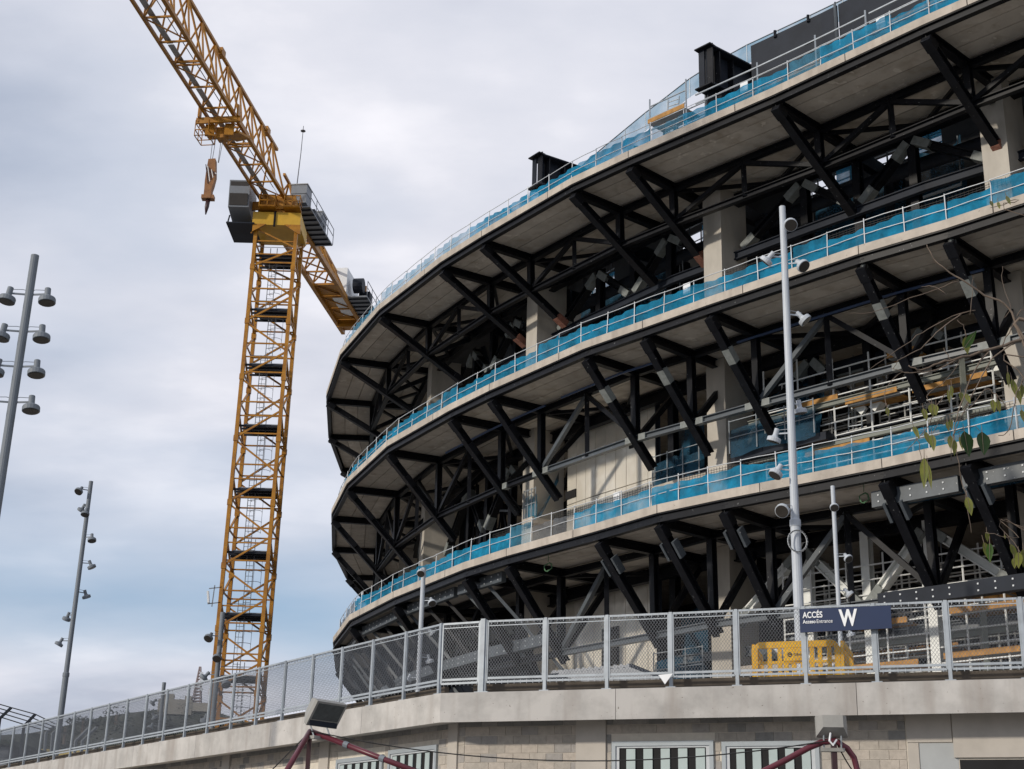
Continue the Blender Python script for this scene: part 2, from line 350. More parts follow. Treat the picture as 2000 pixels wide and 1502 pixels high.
# soffit clamps under the edge beam
for u in (1705, 1795, 1855, 1450, 1150, 1030):
    s, _ = wpix(1, u, 1405); p = PR0+dR*(s+.2)+nR*.5
    MB().box((p.x, p.y, PZ-.5-.05), .16, .05, .05, .4).build('anchor_plate', 'primer', bld)
# ---------------------------------------------------------------- fences
FH = 1.66
_meshes = {}
def lozenge(wd, ht, cw, ch, t=.009):
    key = (round(wd, 2), round(ht, 2))
    if key in _meshes: return _meshes[key]
    mb = MB(); sl = ch/cw
    def strand(sgn):
        n0 = int(-ht/sl/cw)-2; n1 = int((wd+ht/sl)/cw)+2
        for k in range(n0, n1+1):
            # line x = x0 + sgn*z/sl
            x0 = k*cw; pts = []
            za_, zb_ = 0, ht
            if sgn > 0:
                za_ = max(0, (0-x0)*sl); zb_ = min(ht, (wd-x0)*sl)
            else:
                za_ = max(0, (x0-wd)*sl); zb_ = min(ht, x0*sl)
            if zb_-za_ > .02:
                mb.beam((x0+sgn*za_/sl, 0, za_), (x0+sgn*zb_/sl, 0, zb_), t, t*1.1, up=(0, 1, 0))
    strand(1); strand(-1)
    me = bpy.data.meshes.new('wire_mesh'); me.from_pydata([tuple(v) for v in mb.v], [], mb.f); me.materials.append(M['mesh']); _meshes[key] = me; return me
def fence(name, label, pts, cell=(.085, .11), wire=.0075):
    root = empty(name, zed(pts[0], PZ), label, 'fence')
    for i, p in enumerate(pts):
        q = pts[i+1] if i < len(pts)-1 else None; d = ((q-p) if q is not None else (p-pts[i-1])).normalized(); n = V((-d.y, d.x, 0)); ang = math.atan2(d.y, d.x)
        mb = MB().box(zed(p, PZ+FH/2), .075, .07, FH, ang); mb.build('post', 'galv', root); MB().box(zed(p, PZ+.012), .22, .16, .024, ang).build('base_plate', 'galv', root)
        if q is not None:
            L = (q-p).length-.11; a = p+d*.055; b = a+d*L; z0, z1 = PZ+.24, PZ+FH-.03
            fr = B('panel_frame', 'galv', root, zed(a, z0), zed(b, z0), .04, .045); B('frame_bar', 'galv', fr, zed(a, z1), zed(b, z1), .04, .045)
            for t_ in (a, b): MB().beam(zed(t_, z0), zed(t_, z1), .03, .04, up=tuple(n)).build('frame_bar', 'galv', fr)
            MB().beam(zed(a, z1-.1), zed(b, z1-.1), .02, .02).build('stiffening_rail', 'galv', fr); MB().beam(zed(a, z0+.09), zed(b, z0+.09), .02, .05).build('stiffening_rail', 'galv', fr)
            f3 = MB()
            for k in range(9):
                for z in (z0, z1-.02): f3.beam(zed(a+d*(L*(k+.5)/9)-n*.02, z-.05), zed(a+d*(L*(k+.5)/9)-n*.02, z+.04), .012)
            f3.build('mesh_clips', 'galv_light', fr, kind='stuff')
            me = lozenge(round(L-.04, 2), z1-z0-.04, cell[0], cell[1], wire)
            o = bpy.data.objects.new('wire_mesh', me); sc.collection.objects.link(o); o.parent = fr
            c0 = a+d*.02; o.location = V((c0.x, c0.y, z0+.02))-root.location; o.rotation_euler = (0, 0, ang); o['kind'] = 'stuff'
    return root
fR = [PR0+dR*x+nR*.12 for x in [.15]+[.15+1.465*k for k in range(1, 14)]]
fence('mesh_fence', 'straight galvanised mesh fence with lozenge wire panels, on the podium edge behind the blue sign', fR, (.07, .095), .006)
fLp = [PC+nL*.12+dL*(.27+1.555*k+.0065*k*k) for k in range(0, 34)]
fence('mesh_fence', 'long mesh fence receding to the left along the podium edge below the crane', [fR[0]-dR*.12+nR*.02]+fLp, (.075, .10), .0062)
MB().box(zed(fR[0]-dR*.06, PZ+.84), .11, .14, 1.70, math.atan2(dR.y, dR.x)).build('corner_post', 'galv', bld)
for p0, d, n, L in ((PC, dR, nR, 40), (PC, dL, nL, 60)):
    B('kerb', 'kerb', bld, zed(p0+d*.6+n*.55, PZ+.10), zed(p0+d*L+n*.55, PZ+.10), .12, .3)
# ---------------------------------------------------------------- stadium
HL = {3: 27.4+EYE, 2: 20+EYE, 1: 12.6+EYE}
OUT = {3: [(0, 13.17, 40.26), (2, 9.08, 44.85), (4, 4.28, 49.78), (5, 2.17, 52.13), (7, -1.54, 57.26), (8, -3.45, 60.09), (10, -6.73, 65.99), (12, -9.34, 72.49), (14, -10.87, 79.42), (16, -11.53, 86.45), (18.5, -11.53, 93.99)],
       2: [(0, 13.37, 40.27), (1, 11.12, 42.31), (3, 6.84, 46.89), (4, 4.76, 49.23), (5, 2.72, 51.49), (7, -0.96, 56.66), (8, -2.72, 59.43), (10, -5.86, 65.01), (12, -8.43, 71.79), (14, -9.92, 78.17), (16, -10.72, 85.82), (18.5, -10.68, 93.89)],
       1: [(0, 13.15, 39.76), (1, 11.29, 41.74), (3, 7.04, 45.82), (4, 5.09, 47.84), (5, 3.21, 50.62), (7, -0.05, 55.07), (8, -1.77, 57.71), (10, -5.1, 64.13), (12, -7.65, 70.1), (14, -9.18, 76.79), (16, -9.91, 84.98), (18.5, -9.79, 94.81)]}
for k in OUT:
    L = [(s, V((x, y, 0))) for s, x, y in OUT[k]]
    p = L[0][1]; pre = []; s0 = 0
    for s, ang in ((-1, 134), (-3, 135), (-4, 136), (-8, 138), (-12, 141), (-16, 145), (-20, 149)):
        p = p-V((math.cos(R(ang)), math.sin(R(ang)), 0))*3.15*(s0-s); pre.append((s, p)); s0 = s
    p = L[-1][1]; post = []; s0 = 18.5
    for s, ang in ((21, 84), (24, 76), (28, 66), (32, 55), (36, 44), (40, 33)):
        p = p+V((math.cos(R(ang)), math.sin(R(ang)), 0))*3.2*(s-s0); post.append((s, p)); s0 = s
    L = pre[::-1]+L+post; Nn = []
    for i in range(len(L)):
        n = V((0, 0, 0))
        for j in (i-1, i):
            if 0 <= j < len(L)-1: d = (L[j+1][1]-L[j][1]).normalized(); n += V((d.y, -d.x, 0))
        n.normalize(); d = (L[min(i+1, len(L)-1)][1]-L[max(i-1, 0)][1]).normalized(); Nn.append(n)
    OUT[k] = [(s, v, n) for (s, v), n in zip(L, Nn)]
def P3(k, s, inw, z):
    L = OUT[k]
    for i in range(len(L)-1):
        if L[i][0] <= s <= L[i+1][0] or i == len(L)-2 or s < L[0][0]:
            t = (s-L[i][0])/(L[i+1][0]-L[i][0]); a = L[i][1]+L[i][2]*inw; b = L[i+1][1]+L[i+1][2]*inw
            p = a.lerp(b, t); return V((p.x, p.y, z))
def nrm(k, s): return (P3(k, s, 1, 0)-P3(k, s, 0, 0)).normalized()
SMIN, SMAX = -16, 36
def cuts(k, s0, s1, extra=()):
    c = sorted(set([s0, s1]+[s for s, _, _ in OUT[k] if s0 < s < s1]+[e for e in extra if s0 < e < s1])); return c
stad = empty('stadium', (14, 62, 0), 'huge curved stadium under construction with three open concrete decks on black steel cantilever trusses', 'stadium')
def ringprism(k, s0, s1, prof, mb, extra=()):
    c = cuts(k, s0, s1, extra); n = len(prof); o = len(mb.v)
    for s in c: mb.v += [P3(k, s, i, z) for i, z in prof]
    for a in range(len(c)-1):
        for j in range(n): q = o+a*n; mb.f.append((q+j, q+(j+1) % n, q+n+(j+1) % n, q+n+j))
    mb.f.append(tuple(range(o, o+n))[::-1]); mb.f.append(tuple(range(o+(len(c)-1)*n, o+len(c)*n))); return mb
TR = {3: [-8, -6, -4, -2, 0, 2, 4, 5, 7, 8, 10, 12, 14, 16, 18.5, 21, 24, 28], 2: [-8, -4, -3, -1, 0, 1, 3, 4, 5, 7, 8, 10, 12, 14, 16, 18.5, 21, 24, 28], 1: [-8, -4, -3, -1, 0, 1, 3, 4, 5, 7, 8, 10, 12, 14, 16, 18.5, 21]}
DEPTH = {3: 5.8, 2: 14, 1: 14}
slabs = {}
for k in (3, 2, 1):
    h = HL[k]
    mb = ringprism(k, SMIN, SMAX, [(.26, h+.02), (.26, h+.27), (DEPTH[k], h+.27), (DEPTH[k], h+.02)], MB())
    sl = slabs[k] = mb.build('floor_slab', 'soffit', stad)
    tr = TR[k]
    # concrete edge panels in lengths
    s = -8.0
    while s < 28:
        e = s+1.5; ringprism(k, s, e-.012, [(0, h), (0, h+.30), (.25, h+.30), (.25, h)], MB()).build('edge_panel', 'concrete', sl); s = e
    ringprism(k, SMIN, -8.02, [(0, h), (0, h+.30), (.25, h+.30), (.25, h)], MB()).build('edge_panel', 'concrete', sl)
    ringprism(k, 28.02, SMAX, [(0, h), (0, h+.30), (.25, h+.30), (.25, h)], MB()).build('edge_panel', 'concrete', sl)
    # steel edge beam between truss heads, planks of the soffit
    for a, b in zip(tr, tr[1:]):
        c = cuts(k, a, b); mb = MB()
        for p, q in zip(c, c[1:]):
            pa, pb = P3(k, p, .14, h-.17), P3(k, q, .14, h-.17); mb.ibeam(pa, pb, .22, .32, .035)
        mb.build('edge_beam', 'black', sl)
        far = a >= 18.5 or a < -4
        npl = (3 if far else 7) if k == 3 else (4 if far else 8); wd = (5.75-.3 if k == 3 else 6.7)/npl
        for j in range(npl):
            i0 = .3+wd*j; z = h-.10+random.uniform(-.008, .008)
            ringprism(k, a+.02, b-.02, [(i0+.016, z), (i0+.016, h+.01), (i0+wd-.016, h+.01), (i0+wd-.016, z)], MB()).build('soffit_plank', 'soffit', sl)
    ringprism(k, SMIN, -8, [(.1, h-.3), (.1, h-.02), (.3, h-.02), (.3, h-.3)], MB()).build('edge_beam', 'black', sl)
# cantilever trusses (radial) and the lattice ring between them
DI = {3: (4.75, -2.9), 2: (3.7, -3.95), 1: (3.0, -3.7)}
for k in (3, 2, 1):
    h = HL[k]-.10; tr = TR[k]; di, dz = DI[k]
    for s in tr:
        if k == 1 and s > 20: continue
        n = nrm(k, s); T = lambda i, z: P3(k, s, i, h+z)
        up = tuple(V((-n.y, n.x, 0)))
        root = MB().ibeam(T(.12, -.20), T(5.0, -.18), .26, .34, .04).build('cantilever_truss', 'black', stad)
        d0, d1 = T(.25, -.42), T(di, dz); dd = MB()
        dd.ibeam(d0, d1, .30, .30, .04); dd.build('diagonal_strut', 'black', root)
        dv = (d1-d0).normalized()
        MB().beam(d0-dv*.15, d0+dv*.35, .34, .34).build('head_plate', 'black', root)
        zz2 = -.42+(dz+.42)*(2.75-.25)/(di-.25)
        MB().ibeam(T(2.72, -.35), T(2.78, zz2), .26, .26, .035, up=tuple(n)).build('post', 'black', root)
        if k == 3: MB().beam(d1-dv*.62, d1-dv*.02, .33, .33).build('end_splice', 'red_primer' if s in (0, 4, 7, 8) else 'black', root); MB().beam(T(.35, -.12), T(.35, -.45), .12, .2).build('bracket', 'primer' if s < 3 else 'black', root)
        if k == 2: MB().beam(d0+dv*1.15, d0+dv*1.75, .31, .31).build('splice_plate', 'primer' if s in (0, 1, 3, 4, 5) else 'black', root); MB().beam(T(.3, -.10), T(.3, -.36), .3, .2).build('bracket', 'primer' if s in (0, 1) else 'black', root)
        if k == 1 and -4 < s < 6:
            for q in (-1, 1):
                MB().beam(d0+dv*.5+V((up[0], up[1], 0))*.28*q, d0+dv*1.15+V((up[0], up[1], 0))*.28*q, .10, .3).build('lifting_bracket', 'grey_steel', root)
        # inner end on the column line
        B('inner_strut', 'black', root, T(2.9, zz2+.1), T(5.0, -.5), .2, .22)
    for a, b in zip(tr, tr[1:]):
        if k == 1 and a > 17: continue
        zb = -.42+(dz+.42)*(2.75-.25)/(di-.25)+.05
        c = cuts(k, a, b); mb = MB()
        A0, B0 = P3(k, a, 2.75, h-.22), P3(k, b, 2.75, h-.22); A1, B1 = P3(k, a, 2.8, h+zb), P3(k, b, 2.8, h+zb)
        root = MB().ibeam(A0, B0, .22, .26, .035).build('ring_truss', 'black', stad)
        lower = 'black' if k == 3 or a > 6 else 'grey_steel'
        MB().ibeam(A1, B1, .22, .24, .035).build('lower_chord', lower, root)
        e = (B1-A1).normalized()
        if k == 2 and a < 8:
            for q, sg in ((A1, 1), (B1, -1)): B('splice_plate', 'primer', root, q+e*sg*.2, q+e*sg*.55, .235, .255)
        if k == 1 and a < 3: B('splice_plate', 'red_primer' if a == 1 else 'white_steel', root, A1+e*.15, A1+e*.8, .24, .26)
        mid = (A0+B0)/2
        if b-a >= 1.5:
            bm = 'grey_steel' if (k < 3 and a < 6) else 'black'
            B('brace', 'black', root, A1+V((0, 0, .1)), mid-V((0, 0, .1)), .17, .18); B('brace', bm, root, B1+V((0, 0, .1)), mid-V((0, 0, .1)), .17, .18)
            B('brace_post', 'black', root, mid, (A1+B1)/2, .18, .18)
        else:
            pass
        # second ring on the column line
        C0, C1 = P3(k, a, 5.1, h-.35), P3(k, b, 5.1, h-.35)
        MB().ibeam(C0, C1, .3, .5, .05).build('inner_ring_beam', 'black', stad)
        # soffit cross bracing seen under the planks
        if b-a >= 1.5: B('plan_brace', 'black', stad, P3(k, a, 2.9, h-.3), P3(k, (a+b)/2, 5.0, h-.3), .14, .14); B('plan_brace', 'black', stad, P3(k, b, 2.9, h-.3), P3(k, (a+b)/2, 5.0, h-.3), .14, .14)
# concrete columns, full height
def inw2(s): return 4.15
for s in (-12, -8, -4, 0, 4, 8, 12, 16, 20, 24, 28):
    n = nrm(2, s); t = V((-n.y, n.x, 0)); c = P3(2, s, 4.15+.8, 0)+t*0
    z0 = PZ-.1
    for z1 in (HL[1]-.12, HL[2]-.12, HL[3]-.12):
        P = []
        for z in (z0, z1-.001):
            for x, y in ((-1, -1), (1, -1), (1, 1), (-1, 1)): q = c+n*(y*.8)+t*(x*.46); P.append(V((q.x, q.y, z)))
        MB().hexa(P).build('concrete_column', 'column', stad); z0 = z1+.4
# inner bracing, posts and tie beams of each storey
FL = {3: (HL[2]+.27, HL[3]), 2: (HL[1]+.27, HL[2]), 1: (PZ, HL[1])}
for k in (3, 2, 1):
    z0, z1 = FL[k]; kk = 2; top = z1-.75; low = z0+(4.4 if k == 3 else 3.6 if k == 2 else 5.0)
    for s in range(-8, 24, 4):
        panelbay = s == 4
        pale = (k == 2 and s in (0,)) or (k == 1 and s in (0, -4))
        mt = 'white_steel' if (k == 1 and s in (0, -4)) else 'black'
        for a, b in ((s+.15, s+1.2), (s+2, s+1.2), (s+2, s+2.8), (s+3.85, s+2.8)):
            if panelbay and k < 3: continue
            IB = 4.3 if mt == 'white_steel' else 5.3
            lo, hi = P3(kk, a, IB, low), P3(kk, b, IB, top); d = (hi-lo).normalized()
            br = MB().ibeam(lo+d*.3, hi-d*.2, .34, .30, .05).build('inner_brace', mt, stad)
            B('end_joint', 'white_steel' if k == 2 and s == 0 else 'primer', br, lo+d*.25, lo+d*.95, .36, .32); B('end_joint', 'primer', br, hi-d*.9, hi-d*.15, .36, .32)
        for a in (s+1.2, s+2, s+2.8):
            if panelbay and k < 3 and a > s+1.5: continue
            IP = 4.5 if k == 1 and s == 0 else 5.4
            MB().ibeam(P3(kk, a, IP, z0), P3(kk, a, IP, z1-.5), .32, .32, .04, up=tuple(nrm(kk, a))).build('inner_post', 'white_steel' if k == 1 and s == 0 else 'black', stad)
        for a in (s, s+1, s+2, s+3):
            if panelbay and k < 3 and a > 4.5: continue
            MB().ibeam(P3(kk, a, 5.0, low-(.25 if k == 3 else .75)), P3(kk, a+1, 5.0, low-(.25 if k == 3 else .75)), .2, .34, .04).build('tie_beam', 'dark_grey' if k > 1 else 'grey_steel', stad)
# back wall and inner floors so the interior is closed and dark
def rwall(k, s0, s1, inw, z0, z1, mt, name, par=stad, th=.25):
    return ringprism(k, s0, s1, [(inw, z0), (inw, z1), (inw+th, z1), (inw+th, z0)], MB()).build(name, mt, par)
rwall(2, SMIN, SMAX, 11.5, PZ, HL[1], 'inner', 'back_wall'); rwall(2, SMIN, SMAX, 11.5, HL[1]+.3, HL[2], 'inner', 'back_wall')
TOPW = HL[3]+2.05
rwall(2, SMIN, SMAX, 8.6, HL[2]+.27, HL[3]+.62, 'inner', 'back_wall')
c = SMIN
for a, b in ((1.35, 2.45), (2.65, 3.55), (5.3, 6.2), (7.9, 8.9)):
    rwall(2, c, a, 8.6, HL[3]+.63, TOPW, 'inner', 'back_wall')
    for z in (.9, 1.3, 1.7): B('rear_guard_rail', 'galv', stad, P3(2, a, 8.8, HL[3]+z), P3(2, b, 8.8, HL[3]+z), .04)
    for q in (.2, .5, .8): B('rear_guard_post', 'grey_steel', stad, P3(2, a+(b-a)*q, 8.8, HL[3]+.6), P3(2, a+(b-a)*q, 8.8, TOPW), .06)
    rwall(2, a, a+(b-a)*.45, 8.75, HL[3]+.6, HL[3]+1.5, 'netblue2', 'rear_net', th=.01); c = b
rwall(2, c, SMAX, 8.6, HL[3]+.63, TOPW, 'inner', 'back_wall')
ringprism(3, SMIN, 22, [(4.2, TOPW), (4.2, TOPW+.15), (10, TOPW+.15), (10, TOPW)], MB()).build('shading_ceiling', 'inner', stad)  # ceiling added to keep sky light from brightening the top storey
for i in range(60):
    s = -6+.42*i; B('deck_edge_post', 'black', stad, P3(3, s, 5.6, HL[3]+.2), P3(3, s, 5.6, HL[3]+.2), .05) if False else None
# big radial fins on the rear of the decks, in pairs
for k in (3, 2, 1):
    z0, z1 = FL[k]
    for s in range(-6, 22, 2):
        if k < 3 and s in (6,): continue
        for q in (.0, .7):
            B('rear_post', 'dark_grey', stad, P3(2, s+q, 7.6+q*2, z0), P3(2, s+q, 7.6+q*2, z1-.02), .28, .3)
        B('rear_beam', 'dark_grey', stad, P3(2, s, 7.4, z0+2.3), P3(2, s+2, 7.4, z0+2.3), .2, .3)
        B('rear_beam', 'black', stad, P3(2, s, 5.3, z1-.45), P3(2, s, 11.4, z1-.45), .3, .55)
# dense dark struts in the far left storeys
for k in (2, 3):
    z0, z1 = FL[k]
    for i in range(26 if k == 2 else 12):
        s = random.uniform(7.9, 12.5) if k == 2 else random.uniform(8, 11); e = s+random.uniform(-.9, .9)
        B('raking_strut', random.choice(['black', 'black', 'dark_grey']), stad, P3(2, s, random.uniform(5.5, 8), z0), P3(2, e, random.uniform(5.5, 8), z1-.3), random.choice([.1, .16, .24]))
# shiny wall panels between the columns
def panels(z0, z1, s0, s1, n, inw=5.45):
    c = (s1-s0)/n
    for i in range(n):
        a = s0+c*i; zj = z0+(z1-z0)*.5
        for q0, q1 in ((z0, zj-.02), (zj+.02, z1)):
            o = ringprism(2, a+.004, a+c-.004, [(inw+random.uniform(0, .012), q0), (inw, q1), (inw+.08, q1), (inw+.08, q0)], MB()).build('wall_panel', 'panel', stad)
panels(FL[2][0], HL[2]-.15, 5.52, 7.62, 9); panels(PZ, HL[1]-.15, 5.54, 7.85, 10)
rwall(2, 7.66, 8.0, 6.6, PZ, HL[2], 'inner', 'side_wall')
for s, z, kz in ((7.5, 3.75, 2), (6.0, 5.05, 2)):
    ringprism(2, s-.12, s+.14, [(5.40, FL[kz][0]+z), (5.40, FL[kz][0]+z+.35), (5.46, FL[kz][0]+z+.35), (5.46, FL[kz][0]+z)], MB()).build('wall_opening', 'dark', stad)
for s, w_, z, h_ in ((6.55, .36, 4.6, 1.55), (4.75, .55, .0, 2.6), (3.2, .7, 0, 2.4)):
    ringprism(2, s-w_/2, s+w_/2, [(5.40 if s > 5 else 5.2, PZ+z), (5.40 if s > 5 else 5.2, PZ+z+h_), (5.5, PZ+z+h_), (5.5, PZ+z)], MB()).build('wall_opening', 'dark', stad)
MB().ibeam(P3(2, 5.5, 5.35, PZ+.1), P3(2, 5.5, 5.35, HL[2]-.2), .2, .2, .03).build('corner_post', 'dark_grey', stad)
# pale concrete landings between panel and column
for kz, z in ((2, 2.55), (1, 3.1)):
    z += FL[kz][0]
    ringprism(2, 4.4, 5.48, [(4.8, z), (4.8, z+.28), (6, z+.28), (6, z)], MB()).build('landing_slab', 'concrete', stad)
    ringprism(2, 7.75, 8.0 if kz == 2 else 8.0, [(3.9, z), (3.9, z+.28), (6, z+.28), (6, z)], MB()).build('landing_slab', 'concrete', stad)
    ringprism(2, 2.4, 3.8, [(4.2, z+.2), (4.2, z+.5), (6, z+.5), (6, z+.2)], MB()).build('landing_slab', 'dark_grey' if kz == 2 else 'concrete', stad)
# perforated grey ring beam hung under the first deck, and the lower one
def arc(pts, w_, h_, mt, nm, n=0):
    prev = None
    for q in pts:
        if prev is not None:
            a, b = prev, q; bm = MB().beam(a, b, w_, h_).build(nm, mt, stad); d = (b-a).normalized(); L = (b-a).length; o = V((-d.y, d.x, 0)).normalized()
            if o.y > 0: o = -o
            hm = MB()
            for i in range(int(L/.55)):
                for dz in (-.1, .1):
                    c = a+d*(.25+i*.55)+V((0, 0, dz)); hm.box(c+o*(w_/2), .05, .05, .05, math.atan2(d.y, d.x))
            if hm.v: hm.build('bolt_rows', 'galv_light', bm, kind='stuff')
        prev = q
zr = 12.5+EYE-.25
arc([P3(1, s, .75, zr-.12+.0*s) for s in (8.6, 9.4, 10.2, 11, 12, 13, 14, 15, 16, 17.2)], .22, .42, 'grey_steel', 'perforated_ring_beam')
arc([P3(1, 7.4, .75, zr-.15), P3(1, 8.5, .75, zr-.12)], .22, .42, 'grey_steel', 'perforated_ring_beam')
arc([P3(1, s, .7, 11.85+EYE) for s in (1.25, .2)], .25, .5, 'grey_steel', 'perforated_ring_beam'); arc([P3(1, s, .7, 11.9+EYE) for s in (.15, -1.5, -3)], .25, .5, 'grey_steel', 'perforated_ring_beam')
arc([P3(1, s, 2.4, 9.7+EYE) for s in (7.0, 8.5, 10, 11.5, 13, 14.5, 16, 18)], .25, .45, 'grey_steel', 'lower_ring_beam')
arc([P3(1, s, 2.0, 9.0+EYE) for s in (1.5, .4, -.8, -2.5)], .3, .45, 'dark_grey', 'lower_ring_beam')
for s in [7.9+.55*i for i in range(20)]:
    B('hanger_strut', 'grey_steel' if int(s*7) % 3 else 'black', stad, P3(1, s, .95, zr-.2), P3(1, s-.75, 3.4, 8.4+EYE), .10, .13)
    if int(s*2) % 2: B('hanger_strut', 'black', stad, P3(1, s, 2.5, HL[1]-1.6), P3(1, s-.4, 4.2, PZ+.2), .22, .24)
# lower hull of the base, curving in toward the podium at the far left
for a in [8+.9*i for i in range(15)]:
    ringprism(1, a, a+.88, [(2.6, HL[1]-3.0), (3.0, HL[1]-2.9), (6.9, PZ+.2), (6.5, PZ)], MB()).build('base_cladding', 'dark_grey', stad)
# beam ends and plate girder on the top deck
h3 = HL[3]+.28
for s, zc, H_ in ((3.2, 3.25, 1.75), (6.35, 2.55, 1.5)):
    n = nrm(3, s); t = V((-n.y, n.x, 0)); a, b = P3(3, s, 1.5, h3+zc), P3(3, s-.1, 5.2, h3+zc)
    g0 = MB().ibeam(a, b, .85, H_, .06).build('roof_girder', 'dark_grey', stad)
    for q in (.35, 1.2, 2.6): B('stiffener', 'black', g0, P3(3, s, 1.5+q, h3+zc-H_/2+.07), P3(3, s, 1.5+q, h3+zc+H_/2-.07), .8, .05, up=tuple(n))
    B('end_plate', 'dark_grey', g0, a-n*.03+t*.20+V((0, 0, H_/2+.12)), a-n*.03+t*.20-V((0, 0, H_/2+.1)), .05, .28, up=tuple(t)); B('end_plate', 'black', g0, a-n*.03-t*.22+V((0, 0, H_/2+.12)), a-n*.03-t*.22-V((0, 0, H_/2+.1)), .05, .28, up=tuple(t))
    for z in (H_/2+.02, -H_/2-.02): B('end_flange', 'black', g0, a-n*.25+V((0, 0, z)), a+n*.1+V((0, 0, z)), .8, .05)
    for q in (0, 1): MB().beam(P3(3, s, 1.6, h3), P3(3, s, 1.95+q*.9, h3+zc-H_/2), .16 if q else .3, .5).build('support_leg', 'black', g0)
    B('bearing', 'black', g0, P3(3, s, 1.9, h3+zc-H_/2-.35), P3(3, s, 3.0, h3+zc-H_/2-.35), .8, .7)
for a in [-8+1.22*i for i in range(9)]:
    if a > 2.6: continue
    pg = ringprism(3, a, a+1.2, [(3.3, h3+2.5), (3.3, h3+4.75), (3.35, h3+4.75), (3.35, h3+2.5)], MB()).build('plate_girder', 'dark_grey', stad)
    ringprism(3, a, a+1.2, [(3.1, h3+2.44), (3.1, h3+2.5), (3.6, h3+2.5), (3.6, h3+2.44)], MB()).build('flange', 'black', pg)
    B('splice_strip', 'grey_steel', pg, P3(3, a+.02, 3.26, h3+2.6), P3(3, a+.02, 3.26, h3+4.85), .2, .06)
    for q in (.4, .85): B('lug', 'black', pg, P3(3, a+q, 3.26, h3+4.6), P3(3, a+q, 3.26, h3+4.9), .1, .1)
pg = ringprism(3, 3.45, 5.4, [(4.0, h3+.2), (4.0, h3+3.0), (4.05, h3+2.7), (4.05, h3+.2)], MB()).build('plate_girder', 'inner', stad)
for q in (3.6, 4.3, 4.5, 5.1): B('lug', 'black', pg, P3(3, q, 3.95, h3+2.5), P3(3, q, 3.95, h3+3.05), .2, .2)
for i in range(26):
    s = -4+.27*i; B('deck_rafter', 'black', stad, P3(3, s, 1.6, h3+1.55), P3(3, s, 3.3, h3+2.4), .08, .12)
for a, z, i_ in ((-2.0, 1.5, 1.3), (-.6, 1.35, 1.3), (.7, 1.2, 1.3), (1.6, 1.1, 1.35)): B('timber_edge', 'plank', stad, P3(3, a, i_, h3+z), P3(3, a+1.25, i_, h3+z-.05), .25, .1)
for a in (-3, -1.5, 0, .9, 1.6, 2.4):
    B('scaffold_post', 'galv', stad, P3(3, a, 1.0, h3), P3(3, a, 1.0, h3+2.1), .05); B('scaffold_rail', 'galv', stad, P3(3, a, 1.0, h3+1.9), P3(3, a+.85, 1.0, h3+1.9), .05); B('scaffold_rail', 'galv', stad, P3(3, a, 1.0, h3+1.5), P3(3, a+.85, 1.0, h3+1.5), .04)
# ---------------------------------------------------------------- edge protection: one railing run per deck
def railing(k, label, s0, s1, net, seed, pale=()):
    rnd = random.Random(seed); h = HL[k]+.28; root = empty('safety_railing', P3(k, 4, .35, h), label, 'railing', 'blue netted railings on the stadium decks')
    s = s0; st = .47; posts = []; tzp = .84
    while s < s1: posts.append(s); s += st*(1+rnd.uniform(-.03, .03))
    for i, s in enumerate(posts):
        lean = V((rnd.uniform(-.04, .04), rnd.uniform(-.04, .04), 0)); a = P3(k, s, .32, h-.02); b = P3(k, s, .34, h+1.08)+lean
        MB().tube([a, b], .021, 6).build('post', 'galv_light', root)
        if i < len(posts)-1:
            e = posts[i+1]; A, B_ = P3(k, s, .32, h), P3(k, e, .32, h)
            for z, nm in ((1.02, 'top_rail'), (.52, 'mid_rail')):
                j = rnd.uniform(-.02, .02); m_ = (A+B_)/2+V((0, 0, z+rnd.uniform(-.015, .02)))
                MB().tube([A+V((0, 0, z+j)), m_, B_+V((0, 0, z-j))], .016, 5).build(nm, 'galv_light', root)
            nx, nz = 12, 5; mb = MB(); tz = tzp; tz2 = .84+rnd.uniform(-.10, .06); tzp = tz2
            if rnd.random() < .12: tz = tz2 = .98
            for a_ in range(nx+1):
                q = a_/nx
                for c_ in range(nz+1):
                    u = c_/nz; top = tz*(1-q)+tz2*q-math.sin(q*math.pi)*.045
                    p = P3(k, s+(e-s)*q, .36+.035*math.sin(a_*1.3+s*3)*(.3+u)+.015*math.sin(c_*1.1+a_*.5+s*7), h+.01+top*u); mb.v.append(p)
            for a_ in range(nx):
                for c_ in range(nz): o = a_*(nz+1)+c_; mb.f.append((o, o+nz+1, o+nz+2, o+1))
            nm = net
            for p0, p1, mt in pale:
                if p0 < s < p1: nm = mt
            if rnd.random() < .04: nm = 'netblue2'
            mb.build('net_panel', nm, root, smooth=True)
            if (k == 2 and s < 2.6) or (k == 1 and (s < 7.2 and rnd.random() < .6)):   # coarse mesh above the net
                mb = MB(); n_ = 11
                for a_ in range(n_):
                    q = s+(e-s)*(a_+.5)/n_; mb.beam(P3(k, q, .42, h+.7), P3(k, q, .42, h+1.0), .012)
                for z in (.78, .86, .94): mb.beam(P3(k, s, .42, h+z), P3(k, e, .42, h+z), .012)
                mb.build('coarse_mesh', 'cable', root, kind='stuff')
            if rnd.random() < .09: B('notice_board', 'white', root, P3(k, s+.15, .5, h+.72), P3(k, s+.15, .5, h+1.15), .34, .02, up=tuple(nrm(k, s)))
    return root
railing(3, 'railing with bright blue net along the topmost deck edge', -8, 26, 'netblue', 1, ((7.4, 12, 'netblue2'),))
railing(2, 'railing with blue net along the middle deck edge', -8, 26, 'netblue', 2)
railing(1, 'railing with blue net along the lowest deck edge, nearest the podium', -8, 24, 'netblue', 3, ((6.2, 7.0, 'netblue2'), (12.2, 14, 'netgrey'), (5.6, 6.2, 'netgrey')))
